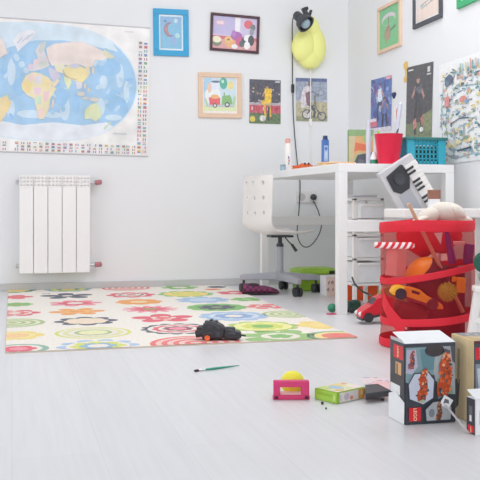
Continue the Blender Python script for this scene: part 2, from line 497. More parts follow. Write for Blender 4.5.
    fl(325, 326, 30, [(1, 6, .25, yel), (.55, 0, 0, '#f4dc8c')])
    fl(341, 337.3, 34, [(1, 0, 0, '#84b498'), (.78, 0, 0, '#f0dc90'), (.56, 0, 0, '#e47a6a'), (.25, 0, 0, coral)])
    o = A.build('pile', root, WOOL, (0, 0, 0.0052), (R(-90), 0, 0))
    for p in o.data.polygons: pass
    return root
make_rug()

# ---------------------------------------------------------------- radiator
def radiator():
    c = on_y(55, 273, 5.44)
    z0 = c.z
    root = thing('radiator', (c.x, 5.48, 0), 'white five-section wall radiator below the world map', 'radiator')
    sw, H, D = 0.0872, 0.618, 0.085
    for i in range(5):
        x = (i - 2) * sw
        b = MB()
        b.box((x, -D / 2 - 0.002, z0 + (H - 0.085) / 2), (sw - 0.003, 0.012, H - 0.085))
        for dx in (-0.026, 0, 0.026): b.box((x + dx, 0, z0 + (H - 0.06) / 2 + 0.02), (0.006, D - 0.01, H - 0.1))
        b.lathe([(0.02, 0), (0.02, sw - 0.001)], (x - sw / 2, 0, z0 + 0.045), 14, (1, 0, 0))
        b.lathe([(0.02, 0), (0.02, sw - 0.001)], (x - sw / 2, 0, z0 + H - 0.05), 14, (1, 0, 0))
        s = b.build('section', M['white_metal'], root, bevel=0.003)
        g = MB()
        for k in range(4):
            zz = z0 + H - 0.080 + k * 0.0225
            g.box((x, -D / 2 + 0.003, zz), (sw - 0.006, 0.012, 0.0155), (R(12), 0, 0))
        for dx in (-.5, 0, .5): g.box((x + dx * sw * .5, -D / 2 + .003, z0 + H - .045), (.010, .013, .08))
        g.box((x, -D / 2 + 0.014, z0 + H - 0.045), (sw - 0.006, 0.006, 0.08))
        g.box((x - sw * 0.46, -D / 2 + 0.006, z0 + H - 0.045), (0.005, 0.02, 0.085)).box((x + sw * 0.46, -D / 2 + 0.006, z0 + H - 0.045), (0.005, 0.02, 0.085))
        g.box((x, 0.0, z0 + H - 0.012), (sw - 0.006, D - 0.02, 0.012))
        g.build('top_grille', M['white_metal'], s, bevel=0.002)
    xe = 2.5 * sw
    for zz in (z0 + 0.045, z0 + H - 0.05):
        v = MB(); v.cyl((xe, 0, zz), (xe + 0.03, 0, zz), 0.011).cyl((xe + 0.03, 0, zz), (xe + 0.055, 0, zz), 0.016)
        v.cyl((xe + 0.045, 0, zz), (xe + 0.045, 0.046, zz), 0.010)
        vo = v.build('valve', M['chrome'], root, smooth=True)
        k = MB(); k.lathe([(0.009, 0), (0.015, .004), (0.016, .036), (0.010, .042)], (xe + 0.034, -0.012, zz), 16, (1, 0, 0.1))
        k.build('valve_knob', M['copper'], vo, smooth=True)
        p = MB(); p.cyl((-xe, 0, zz), (-xe - 0.014, 0, zz), 0.015).cyl((-xe - 0.014, 0, zz), (-xe - 0.02, 0, zz), 0.009)
        p.build('end_plug', M['silver'], root, smooth=True)
    for xx in (-0.12, 0.12):
        MB().box((xx, 0.034, z0 + H - 0.05), (0.03, 0.026, 0.05)).build('wall_bracket', M['white_metal'], root)
radiator()

# ---------------------------------------------------------------- pictures on the walls
def wall_rect(tl, tr, br, bl, wall, front=0.0):
    f = (lambda p: on_y(p[0], p[1], YB - front)) if wall == 'back' else (lambda p: on_x(p[0], p[1], XR - front))
    a, b, c, d = f(tl), f(tr), f(br), f(bl)
    ctr = (a + b + c + d) / 4
    w = ((b - a).length + (c - d).length) / 2; h = ((a - d).length + (b - c).length) / 2
    t = (b - a) + (c - d)
    hor = t.x if wall == 'back' else -t.y
    roll = math.atan2(t.z, hor)
    return ctr, w, h, roll
def wall_rot(wall, roll):
    base = Matrix.Rotation(0 if wall == 'back' else R(-90), 4, 'Z')
    return (base @ Matrix.Rotation(-roll, 4, 'Y')).to_euler()
def wall_off(ctr, wall, d):
    return ctr + (Vector((0, -d, 0)) if wall == 'back' else Vector((-d, 0, 0)))

def framed(name, corners, wall, fw, fm, label, draw, mount=None):
    ctr, w, h, roll = wall_rect(*corners, wall, 0.016)
    root = thing(name, wall_off(ctr, wall, -0.016), label, 'picture', rot=wall_rot(wall, roll))
    b = MB(); D = 0.016
    b.box((0, -D / 2, h / 2 - fw / 2), (w, D, fw)).box((0, -D / 2, -h / 2 + fw / 2), (w, D, fw))
    b.box((-w / 2 + fw / 2, -D / 2, 0), (fw, D, h - 2 * fw)).box((w / 2 - fw / 2, -D / 2, 0), (fw, D, h - 2 * fw))
    b.build('frame', fm, root, bevel=0.002)
    A = Art(w - 2 * fw + 0.004, h - 2 * fw + 0.004, fade=0.08)
    draw(A)
    A.build('picture_sheet', root, INK, (0, -0.006, 0))
    return root
def poster(name, corners, wall, label, draw, cat='poster', m=None, box=None):
    ctr, w, h, roll = wall_rect(*corners, wall)
    A = Art(w, h, *(box or (0, 0, 1, 1)), fade=0.06)
    draw(A)
    o = A.build(name, None, m or INK, wall_off(ctr, wall, 0.0025), wall_rot(wall, roll))
    return tag(o, label, cat)

# world map: the part the photo shows is the right two thirds of the sheet
def draw_map(A):
    A.rect(-70, 0, 150, 130, '#c9bcc8'); A.rect(-69, .7, 149, 129, '#f1efee')
    oc, pale = '#9cc9ec', '#c8e0f2'
    def oval(cx, cy, rx, ry, col): 
        pts = []
        for i in range(64):
            a = 2 * math.pi * i / 64
            pts.append((cx + rx * (abs(math.cos(a)) ** 0.75) * (1 if math.cos(a) > 0 else -1), cy + ry * math.sin(a)))
        A.poly(pts, col)
    oval(38, 60, 99, 58, '#d9e8f3'); oval(38, 60, 97.5, 56.5, oc)
    A.poly([(-60, 20), (-40, 8), (0, 4), (40, 3), (80, 5), (108, 16), (116, 26), (90, 22), (60, 18), (30, 20), (0, 30), (-30, 34)], '#d3e5f2')
    A.poly([(0, 100), (20, 103), (50, 99), (80, 101), (105, 97), (112, 101), (92, 112), (60, 116.5), (20, 116.5), (-20, 112), (-40, 104)], '#e6ecf4')
    for x, y, rx, ry in ((8, 52, 4, 13), (28, 92, 14, 4), (62, 85, 5, 12), (50, 92, 9, 3), (98, 82, 5, 9), (118, 50, 4, 12), (8, 88, 4, 9), (112, 92, 9, 3), (125, 66, 3, 12), (101, 57, 4, 7), (93, 34, 5, 8)):
        A.ell(x, y, rx, ry, pale)
    for x, y, rx, ry in ((106, 42, 13, 9), (112, 75, 9, 11), (58, 74, 7, 9), (16, 66, 6, 9), (73, 80, 4, 10), (16, 40, 7, 6), (122, 82, 5, 7)):
        A.ell(x, y, rx, ry, '#90c4ec')
    ro = random.Random(12)
    for i in range(90):
        x, y = ro.uniform(-40, 130), ro.uniform(24, 100)
        if ((x - 38) / 95) ** 2 + ((y - 60) / 52) ** 2 < .95:
            A.ell(x, y, ro.uniform(1.5, 5), ro.uniform(1, 4), ro.choice(['#a8d0ee', '#b4d6f0', '#94c6ea', '#c0dcf2', '#8cc0ea']), n=9, rot=ro.uniform(0, 180))
    A.poly([(-70, 26), (-55, 14), (-28, 10), (-8, 14), (0, 24), (4, 34), (-8, 42), (-14, 50), (-32, 54), (-50, 50)], '#ecdcd4')
    A.poly([(9, 22), (14, 14), (25, 10), (32, 11), (26, 20), (18, 28), (14, 32)], '#e9eaf2')
    for a, b in (((13, 24), (18, 18)), ((18, 22), (25, 15)), ((22, 20), (29, 13))): A.line([a, b], .7, '#b9c3d6')
    A.poly([(-6, 80), (4, 74), (8, 82), (2, 96), (-4, 104), (-8, 96)], '#ecd6a0')
    A.poly([(4, 78), (8, 82), (5, 90), (0, 92)], '#f0d28c')
    A.poly([(26, 46), (34, 38), (31, 30), (36, 22), (42, 20), (40, 29), (44, 38), (46, 44), (38, 48), (30, 50), (24, 50)], '#d9d6da')
    A.poly([(36, 22), (41, 20), (41, 27), (37, 33), (34, 31)], '#c7cdc8')
    A.ell(33, 41, 4, 3, '#e6d3d8'); A.ell(39, 43, 4, 3, '#cfd6cc'); A.ell(27, 46, 3, 3, '#dccbdc')
    A.poly([(42, 27), (50, 22), (62, 20), (78, 18), (92, 23), (104, 28), (107, 32), (98, 36), (92, 35), (90, 42), (84, 44), (76, 41), (68, 43), (58, 42), (48, 44), (44, 38)], '#eadbd4')
    A.poly([(101, 24), (112, 31), (108, 34), (100, 30)], '#d9d6b8')
    A.poly([(50, 42), (60, 42), (64, 46), (60, 51), (52, 49)], '#e4dfc2')
    A.poly([(60, 46), (66, 42), (78, 43), (84, 46), (84, 54), (79, 59), (70, 57), (62, 53)], '#ecdc9c')
    A.line([(59, 47), (61, 52), (66, 55), (73, 56)], 1.3, '#c4b79a')
    A.poly([(66, 42), (72, 40), (77, 42), (73, 45), (67, 45)], '#c9cade')
    A.poly([(82, 44), (86, 42), (87, 49), (84, 54)], '#ecd8b0')
    A.poly([(60, 53), (68, 56), (68, 60), (65, 67), (61, 59)], '#dfe2b8')
    A.poly([(72, 57), (79, 59), (79, 64), (74, 66)], '#ddd6de')
    A.poly([(44, 46), (50, 47), (56, 51), (57, 55), (50, 59), (46, 53)], '#cdc8de')
    A.poly([(46, 57), (50, 60), (54, 56), (56, 58), (51, 65), (47, 61)], '#eedbb8')
    A.poly([(18, 63), (22, 55), (29, 51), (37, 52), (46, 56), (48, 63), (53, 66), (47, 76), (46, 86), (41, 96), (36, 97), (33, 86), (31, 77), (24, 74), (19, 69)], '#ecdfb4')
    A.poly([(19, 63), (23, 58), (29, 63), (26, 72), (20, 69)], '#f0d890')
    A.poly([(23, 56), (30, 52), (32, 58), (27, 61)], '#edd4d0'); A.poly([(32, 55), (38, 53), (38, 62), (32, 62)], '#e2dbe2')
    A.poly([(39, 57), (45, 57), (46, 67), (40, 67)], '#f0dea0'); A.poly([(32, 75), (38, 74), (38, 82), (33, 83)], '#c6dcc0')
    A.poly([(40, 70), (46, 68), (45, 77), (41, 80)], '#ecc8cc'); A.poly([(34, 87), (41, 86), (41, 94), (36, 96)], '#ecd0c6')
    A.poly([(30, 66), (38, 66), (37, 73), (31, 73)], '#e6c9d4')
    A.poly([(49, 78), (51, 75), (51, 83), (48, 86)], '#e6d4c2')
    A.poly([(82, 86), (88, 80), (94, 78), (98, 83), (99, 91), (94, 97), (88, 94), (82, 95)], '#d6e0b2')
    A.poly([(88, 80), (93, 79), (92, 87), (86, 88)], '#e0e4b4')
    for x, y, rx, ry in ((78, 70, 4, 2.4), (83, 74, 4, 1.5), (86, 66, 2, 2.4), (92, 75, 5, 2.4), (90, 46, 1.6, 4), (82, 62, 1.6, 3)):
        A.ell(x, y, rx, ry, '#d6d2c8', n=10)
    A.ell(104, 102, 3, 1.4, '#c9dcc4', n=10, rot=-50); A.ell(108, 98, 2.4, 1.2, '#c9dcc4', n=10, rot=-50)
    rr = random.Random(3)
    fc = ['#d45a62', '#5a79b4', '#6fae7a', '#e2b45a', '#8a8a90', '#c05a5a', '#f0f0f0', '#7c9cc4']
    A.k += 1
    def flag(x, y, w=3.2, h=2.1):
        a, b, c = rr.choice(fc), rr.choice(fc), rr.choice(fc)
        if rr.random() < .5:
            A.rect(x, y, x + w, y + h / 3, a, False); A.rect(x, y + h / 3, x + w, y + h * 2 / 3, b, False); A.rect(x, y + h * 2 / 3, x + w, y + h, c, False)
        else:
            A.rect(x, y, x + w / 3, y + h, a, False); A.rect(x + w / 3, y, x + w * 2 / 3, y + h, '#f0eeee', False); A.rect(x + w * 2 / 3, y, x + w, y + h, c, False)
    for i in range(32):
        x = -66 + i * 6.05
        if i in (12,): continue
        for j in range(3): flag(x, 119.4 + j * 3.2)
    for x in (126, 132): 
        for j in range(3): flag(x, 119.4 + j * 3.2)
    for i in range(28):
        for x in (137.4, 143): flag(x, 14.5 + i * 4.05, 3.4, 2.5)
    A.rect(122, 4.5, 132, 6, '#dcdce0'); A.rect(112, 107, 126, 108.5, '#d4d8de')
def world_map():
    ctr, w, h, roll = wall_rect((-70, 12.3), (149.5, 28.5), (148.3, 156), (-70, 149.7), 'back')
    A = Art(w, h, -70, 0, 149, 129.5, fade=0.12); draw_map(A)
    root = thing('world_map', wall_off(ctr, 'back', 0), 'large pale blue world map poster above the white radiator', 'map', rot=wall_rot('back', roll))
    A.build('map_sheet', root, MAPINK, (0, -0.004, 0))
    MB().cyl((-w / 2, -0.004, h / 2), (w / 2, -0.004, h / 2), 0.004, n=10).build('hanging_strip', M['silver'], root, smooth=True)
    MB().cyl((-w / 2, -0.004, -h / 2), (w / 2, -0.004, -h / 2), 0.004, n=10).build('hanging_strip', M['silver'], root, smooth=True)
world_map()

def d_moon(A):
    A.rect(0, 0, 1, 1, '#eaf2f6'); A.rect(.07, .06, .93, .94, '#7dbcdc')
    A.rect(.07, .06, .93, .3, '#86b4da')
    A.ell(.45, .42, .24, .2, '#8a6a90'); A.ell(.44, .42, .21, .17, '#a88490'); A.ell(.57, .405, .2, .17, '#7dbcdc')
    A.ell(.7, .17, .08, .06, '#c4dce8'); A.ell(.27, .19, .05, .04, '#4f86b8'); A.ell(.76, .58, .1, .07, '#b4dce4'); A.ell(.62, .72, .1, .12, '#96b0dc'); A.ell(.3, .42, .05, .06, '#c08a80')
framed('blue_framed_picture', ((153.3, 8.2), (188.8, 9.6), (188.8, 56.4), (154, 55)), 'back', 0.036, M['blueframe'], 'bright blue framed picture of a purple crescent moon', d_moon)
def d_pups(A):
    A.rect(0, 0, 1, 1, '#cfc2e2'); A.rect(0, 0, .5, .55, '#c0b6de'); A.rect(0, .6, 1, 1, '#e0a2a4'); A.rect(0, .6, 1, .7, '#d46a72')
    A.rect(.5, 0, .62, .45, '#f0ecf2'); A.rect(.08, .14, .26, .28, '#e2b8c8'); A.rect(.1, .17, .24, .25, '#f0d8e0')
    A.ell(.1, .8, .11, .12, '#7c8a70'); A.ell(.1, .72, .1, .1, '#f2eacc')
    A.ell(.42, .78, .15, .17, '#e8b078'); A.ell(.36, .7, .09, .1, '#ecc07c'); A.ell(.36, .7, .03, .03, '#9a5a3c')
    A.ell(.54, .58, .13, .14, '#a860b0'); A.ell(.62, .74, .1, .15, '#d25a8a'); A.ell(.48, .5, .05, .1, '#b878c4'); A.ell(.5, .9, .07, .07, '#f2f0f4')
    A.ell(.76, .72, .11, .18, '#4a4a54'); A.ell(.8, .62, .1, .11, '#f4f4f6'); A.ell(.87, .68, .07, .16, '#3c3e48'); A.ell(.78, .84, .07, .12, '#f4f4f6'); A.ell(.66, .8, .06, .1, '#556066')
    A.ell(.8, .2, .1, .13, '#e0626c'); A.ell(.9, .28, .06, .1, '#6c767c'); A.ell(.88, .42, .05, .1, '#8c989c')
framed('plum_framed_picture', ((211.2, 12.1), (260.2, 16.6), (258.8, 53.8), (210, 49.9)), 'back', 0.017, M['plumframe'], 'dark plum framed picture of two puppies and a plate', d_pups)
def d_wagon(A):
    A.rect(0, 0, 1, 1, '#f3efec'); A.rect(.04, .03, .96, .93, '#cfe2ec'); A.rect(.04, .03, .25, .4, '#b0d4ec')
    A.ell(.3, .5, .22, .26, '#eef2f4'); A.ell(.36, .22, .14, .13, '#e4ecf6'); A.ell(.2, .3, .06, .14, '#ecc8b0'); A.ell(.38, .13, .13, .03, '#5a6a8a')
    A.ell(.6, .17, .11, .16, '#4fb29c'); A.ell(.58, .12, .04, .05, '#c4ecd8'); A.ell(.8, .22, .08, .12, '#ecdc8a')
    A.rect(.04, .76, .96, .93, '#dde8b4'); A.rect(.1, .76, .9, .82, '#c2c8cc')
    A.poly([(.18, .56), (.5, .56), (.5, .76), (.2, .76)], '#e65a62'); A.ell(.35, .54, .12, .06, '#f0b878')
    A.poly([(.56, .52), (.78, .48), (.84, .6), (.86, .74), (.54, .76)], '#84bc70'); A.rect(.6, .42, .64, .56, '#7cae7c')
    A.ell(.35, .78, .065, .065, '#5a5f68'); A.ell(.35, .78, .035, .035, '#dcdfe2'); A.ell(.7, .75, .075, .075, '#4c525e'); A.ell(.7, .75, .04, .04, '#dcdfe2')
    A.line([(.9, .5), (.88, .78)], .03, '#a8cc88'); A.line([(.96, .54), (.88, .78)], .03, '#b4d49a'); A.line([(.08, .58), (.14, .78)], .03, '#a8cc88')
framed('wood_framed_picture', ((198.6, 72.1), (242.4, 73.2), (241.5, 118.2), (198.6, 117.2)), 'back', 0.03, M['wood'], 'pale wood square framed picture of a wagon with balloons', d_wagon)
def person_fig(A, x, y, s, top, legs, skin, hair='#5a4640', ax=1.0):
    _poly, _line, _ell = A.poly, A.line, A.ell
    class W:      # widens the figure about its own axis
        @staticmethod
        def poly(p, c): _poly([(x + (q[0] - x) * ax, q[1]) for q in p], c)
        @staticmethod
        def line(p, w, c): _line([(x + (q[0] - x) * ax, q[1]) for q in p], w * ax, c)
        @staticmethod
        def ell(cx, cy, rx, ry, c): _ell(x + (cx - x) * ax, cy, rx * ax, ry, c)
    A = W
    A.poly([(x - .08 * s, y), (x + .08 * s, y), (x + .13 * s, y + .34 * s), (x - .11 * s, y + .36 * s)], top)
    A.line([(x - .08 * s, y + .04 * s), (x - .2 * s, y + .22 * s)], .05 * s, skin); A.line([(x + .08 * s, y + .04 * s), (x + .2 * s, y + .24 * s)], .05 * s, skin)
    A.line([(x - .05 * s, y + .34 * s), (x - .1 * s, y + .6 * s), (x - .06 * s, y + .86 * s)], .08 * s, legs)
    A.line([(x + .06 * s, y + .34 * s), (x + .12 * s, y + .58 * s), (x + .16 * s, y + .84 * s)], .08 * s, legs)
    A.ell(x, y - .075 * s, .05 * s, .065 * s, skin); A.ell(x, y - .115 * s, .05 * s, .035 * s, hair)
def d_foot(A):
    A.rect(0, 0, 1, 1, '#4a4a58'); A.rect(0, .52, 1, .76, '#c4586a'); A.rect(0, .52, 1, .58, '#b8aeb4'); A.rect(0, .76, 1, 1, '#5f7650')
    rr = random.Random(5)
    for i in range(26): A.ell(rr.random(), .2 + rr.random() * .34, .03, .02, rr.choice(['#c8a868', '#7a6a70', '#8c8c98', '#c8c0c0']), n=8)
    for i in range(14): A.rect(i / 14, .62, i / 14 + .04, .7, rr.choice(['#e0c8c8', '#d4495a', '#b43a4c']))
    person_fig(A, .56, .22, .74, '#ecc23c', '#e2b83c', '#c89a78'); A.poly([(.48, .2), (.7, .2), (.7, .52), (.5, .54)], '#eec43c')
    A.ell(.44, .52, .06, .06, '#e4b848'); A.line([(.62, .6), (.6, .92)], .06, '#3a4048'); A.ell(.42, .88, .1, .07, '#d8d8d4'); A.ell(.1, .9, .09, .07, '#d8c85a')
    A.rect(.82, .02, .97, .06, '#c8c8d0')
poster('football_poster', ((249.3, 79.2), (280.7, 80.4), (280.4, 124.3), (249.3, 123.2)), 'back', 'small poster of a footballer in yellow on dark background', d_foot, m=PHOTO)
def d_bike(A):
    A.rect(0, 0, 1, 1, '#aeb4c4'); A.rect(0, 0, 1, .08, '#5a6a98'); A.rect(0, .08, 1, .5, '#9ca6ba'); A.rect(0, .55, 1, 1, '#bcb594'); A.rect(0, .88, 1, 1, '#9a9c78')
    A.poly([(.24, .22), (.42, .16), (.5, .4), (.4, .66), (.16, .7), (.14, .5)], '#d6d0d4'); A.ell(.46, .13, .07, .07, '#8a6a68')
    A.poly([(.3, .34), (.46, .3), (.5, .6), (.34, .64)], '#8a6a74'); A.line([(.5, .3), (.74, .4)], .05, '#7a808c'); A.line([(.42, .6), (.6, .76), (.56, .92)], .08, '#5c606c')
    A.ell(.34, .84, .16, .12, '#6a6a70'); A.ell(.34, .84, .12, .09, '#d0cec8'); A.ell(.82, .88, .15, .11, '#62646c'); A.ell(.82, .88, .11, .08, '#b4b09c')
    A.line([(.34, .84), (.56, .62), (.8, .86)], .035, '#5a5e68'); A.ell(.8, .33, .1, .08, '#868c9c'); A.ell(.8, .33, .07, .055, '#aab0c0'); A.line([(.6, .4), (.62, .7)], .08, '#7e8470')
poster('cycling_poster', ((295.7, 78), (327, 78.6), (327, 121.6), (296, 121)), 'back', 'small poster of a cyclist behind a white cord', d_bike, m=PHOTO)

def d_bird(A):
    A.rect(0, 0, 1, 1, '#74c68c'); A.ell(.45, .3, .34, .15, '#d6ccd4'); A.ell(.45, .34, .3, .1, '#74c68c'); A.line([(.45, .24), (.46, .56)], .03, '#8a6a6c')
    A.ell(.4, .66, .17, .17, '#9aa07c'); A.ell(.4, .69, .11, .11, '#b49484'); A.ell(.44, .52, .09, .07, '#b47f78'); A.line([(.54, .6), (.8, .52)], .06, '#5f8a6c')
    A.line([(.34, .8), (.34, .9)], .03, '#a8785c')
framed('bird_picture', ((375.8, 9.5), (399.2, -3), (400.4, 45.2), (378, 54.2)), 'right', 0.022, M['wood'], 'pale wood framed green picture of a creature under an umbrella', d_bird)
def d_sketch(A):
    A.rect(0, 0, 1, 1, '#f0ece8'); A.rect(.05, .05, .95, .95, '#ecd8cc'); A.poly([(.05, .05), (.7, .05), (.3, .6), (.05, .7)], '#e4dcd8')
    for a, b in (((.2, .62), (.5, .58)), ((.5, .58), (.8, .5)), ((.24, .7), (.7, .62)), ((.4, .58), (.46, .7)), ((.62, .52), (.7, .64))): A.line([a, b], .02, '#8a9a98')
    A.ell(.3, .66, .08, .05, '#b4bcb8'); A.ell(.66, .58, .07, .05, '#a4b0b0')
framed('sketch_picture', ((411.4, -22), (440.2, -37.5), (440.7, 16.8), (413.2, 29.4)), 'right', 0.024, M['darkframe'], 'dark slate framed pale sketch on the right wall', d_sketch)
def d_gr(A):
    A.rect(0, 0, 1, 1, '#f0f0ec'); A.ell(.5, .5, .3, .3, '#c4e0c8')
framed('green_framed_picture', ((455, -40), (490, -58), (491, -8), (457.3, 9.8)), 'right', 0.034, M['greenframe'], 'green framed picture cut by the top of the photo at far right', d_gr)

def d_bluep(A):
    A.rect(0, 0, 1, 1, '#5a76b4'); rr = random.Random(9)
    for i in range(34): A.ell(rr.random(), rr.random() * .9, .07 + rr.random() * .06, .03 + rr.random() * .05, rr.choice(['#3c4f96', '#86a4d4', '#a8bce0', '#6c5a9c', '#4a6cc0']), n=9, rot=rr.random() * 90)
    person_fig(A, .45, .2, .7, '#dfe6f4', '#39426c', '#c0949a', ax=1.5); person_fig(A, .68, .46, .62, '#6a7ab4', '#3a3c50', '#b88a80', ax=1.5)
    A.rect(0, .8, .34, .9, '#d86a80'); A.rect(0, .74, .3, .8, '#e8dcea'); A.rect(.74, 0, 1, .06, '#e4a4b4'); A.rect(0, .92, 1, 1, '#dcd4e0')
poster('blue_football_poster', ((371, 81.2), (391.8, 74.3), (391.8, 131), (371.3, 132)), 'right', 'blue poster of football players behind the red cup', d_bluep, m=PHOTO)
def d_blackp(A):
    A.rect(0, 0, 1, 1, '#42424a'); A.rect(0, .78, 1, 1, '#6e7a58'); A.poly([(.6, .7), (1, .62), (1, .9), (.7, .9)], '#7f8a62'); A.ell(.16, .5, .2, .3, '#4c4a52')
    person_fig(A, .46, .26, .8, '#343a44', '#33373f', '#b4887c', ax=1.45); A.ell(.46, .2, .07, .05, '#b89080'); A.ell(.46, .168, .07, .025, '#5a4640')
    A.line([(.34, .74), (.38, .86)], .12, '#c47a70'); A.line([(.62, .7), (.68, .8)], .12, '#b07468'); A.poly([(.32, .31), (.6, .29), (.62, .33), (.34, .36)], '#59606c'); A.ell(.62, .88, .07, .035, '#e8e8e8'); A.poly([(.44, .34), (.6, .33), (.58, .38), (.46, .39)], '#6a7078')
    A.rect(.06, .04, .26, .06, '#dcdcdc'); A.rect(.8, .05, .9, .12, '#dadada'); A.rect(.78, .14, .94, .16, '#c4c4c8')
poster('dark_player_poster', ((408, 68.8), (433.4, 60.2), (432, 139), (405.4, 137.8)), 'right', 'dark poster of a player in black kit above the teal basket', d_blackp, m=PHOTO)
def d_doodle(A):
    A.rect(0, 0, 1, 1, '#f0f2f2')
    rr = random.Random(21)
    cols = ['#f0f2f2', '#b4ccd4', '#8cc0c0', '#6a94b4', '#c8d8a0', '#e8d488', '#e09a8c', '#88a888', '#4a6078', '#a8c8dc', '#d8b4a0', '#5a9aa0', '#9ab4cc']
    A.line([(.08, .2), (.04, .5), (.08, .9), (.3, .96), (.6, .93), (.8, .96)], .02, '#a8c0cc'); A.line([(.16, .3), (.12, .6), (.18, .86), (.5, .9), (.72, .84), (.78, .5), (.7, .3), (.3, .26)], .018, '#98b4c0')
    for i in range(520):
        x, y = .04 + rr.random() * .95, .1 + rr.random() * .86
        c = rr.choice(cols); k = rr.random()
        if k < .35: A.line([(x, y), (x + rr.uniform(-.06, .06), y + rr.uniform(-.025, .025)), (x + rr.uniform(-.06, .06), y + rr.uniform(-.03, .03))], .009, c)
        elif k < .7: A.ell(x, y, .012 + rr.random() * .022, .006 + rr.random() * .013, c, n=9)
        else: A.poly([(x, y), (x + rr.random() * .05, y + rr.uniform(-.015, .015)), (x + rr.random() * .04, y + rr.random() * .03)], c)
    A.ell(.2, .18, .07, .05, '#4a5a78'); A.ell(.16, .21, .04, .03, '#6a7a94'); A.rect(.12, .34, .2, .44, '#e08a90'); A.ell(.44, .4, .06, .03, '#dc8a80'); A.ell(.5, .43, .04, .02, '#7aa0c0')
    A.poly([(.14, .82), (.2, .79), (.25, .82), (.2, .85)], '#ecdca0'); A.poly([(.3, .80), (.38, .78), (.42, .81), (.35, .83)], '#ecdca0'); A.poly([(.5, .79), (.56, .78), (.6, .81), (.53, .82)], '#ecdca0'); A.line([(.34, .89), (.58, .87)], .02, '#3e4a5a'); A.line([(.22, .62), (.38, .58), (.54, .59)], .014, '#46586c')
    A.rect(.28, .66, .3, .78, '#a8b0b8'); A.rect(.44, .64, .46, .78, '#a8b0b8')
    for i in range(16): A.line([(.36 + i * .042, .02 + rr.random() * .05), (.36 + i * .042 + rr.uniform(-.02, .02), .12 + rr.random() * .05)], .016, rr.choice(cols))
def doodle():
    ctr, w, h, roll = wall_rect((438.5, 70), (500, 40), (500, 161), (441.5, 161.5), 'right')
    A = Art(w, h, fade=0.08, step=0.000012); d_doodle(A)
    # the sheet's own torn outline: its top left corner falls away
    o = A.build('doodle_poster', None, INK, wall_off(ctr, 'right', 0.004), wall_rot('right', roll * 0.5))
    tag(o, 'large white poster crowded with small coloured doodles', 'poster')
doodle()

# small things stuck to the right wall
def stuck(px, py): return on_x(px, py, XR)
g = MB(); p0 = stuck(406, 63); sc_ = 0.0052
def flat_right(pts, th=0.004):
    """an outline in picture units around a wall point: x to the viewer's right along the right wall, y down"""
    return [(-x, -y) for x, y in pts]
r_ = thing('gold_rosette', stuck(405.8, 72), 'small gold ribbon left of the dark player poster', 'decoration')
MB().prism([(0.0, .062), (-.03, .058), (-.034, .02), (-.014, .012), (-.012, -.03), (.004, -.03), (.004, .012), (.022, .024), (.024, .05)], -0.004, -0.0005, 'x').build('ribbon', M['gold'], r_)
MB().lathe([(0.018, 0), (0.018, 0.005)], (-0.0005, 0.002, -0.044), 18, (-1, 0, 0)).build('medal', M['gold'], r_, bevel=0.001)
h_ = MB(); c_ = stuck(394.8, 95)
hp = []
for i in range(24):
    t = 2 * math.pi * i / 24
    hp.append((c_.y - 0.0011 * 16 * math.sin(t) ** 3 * 1.2, c_.z + 0.0013 * (13 * math.cos(t) - 5 * math.cos(2 * t) - 2 * math.cos(3 * t) - math.cos(4 * t))))
tag(h_.prism(hp, XR - 0.012, XR - 0.0008, 'x').build('heart_magnet', M['navy'], bevel=0.003), 'small navy blue heart stuck on the right wall', 'magnet')
def d_tag(A):
    A.rect(0, 0, 1, 1, '#f2eef0'); A.poly([(.3, .25), (.6, .15), (.8, .4), (.7, .9), (.45, .7), (.25, .85)], '#dc7a74'); A.ell(.5, .2, .14, .08, '#e8b0a4')
poster('paper_tag', ((394.6, 106.5), (401.5, 104), (401.5, 121), (394.6, 122)), 'right', 'small white paper with a red figure under the navy heart', d_tag, 'note')

# ---------------------------------------------------------------- lamps on the back wall
def yellow_lamp():
    c = on_y(310, 46, YB)
    k = 6.0 / F_PX * 0.98                      # metres per photo pixel at the wall
    k = (on_y(320, 46, YB) - on_y(310, 46, YB)).length / 10
    root = thing('wall_lamp', c, 'lemon yellow beetle shaped plastic wall lamp with white cord', 'lamp')
    def P(px, py, y=0): return on_y(px, py, YB + y) - c
    b = MB()
    b.ball(P(303.6, 46, -.045), (11.4 * k, .055, 15.5 * k), 28, (0, R(8), 0))
    b.build('shell', M['yellow'], root, smooth=True)
    MB().ball(P(316, 46, -.038), (9.6 * k, .05, 17.5 * k), 28, (0, R(-4), 0)).build('shell', M['yellow'], root, smooth=True)
    MB().ball(P(310, 58, -.036), (11.5 * k, .045, 10.5 * k), 28).build('shell', M['yellow'], root, smooth=True)
    MB().ball(P(312.5, 29, -.035), (7 * k, .04, 12 * k), 28, (0, R(-10), 0)).build('head', M['yellow'], root, smooth=True)
    cd = MB(); cd.tube([P(310.6, 66, -.012), P(310.6, 90, -.008), P(310.5, 120, -.008)], 0.0035, 8)
    cd.tube([P(310.5, 126, -.008), P(310.3, 150, -.006), P(310, 172, -.006)], 0.003, 8)
    co = cd.build('cord', M['white_plastic'], root, smooth=True)
    MB().box(P(310.5, 122.5, -.012), (0.022, 0.018, 0.05)).build('cord_switch', M['white_plastic'], co, bevel=0.005)
yellow_lamp()

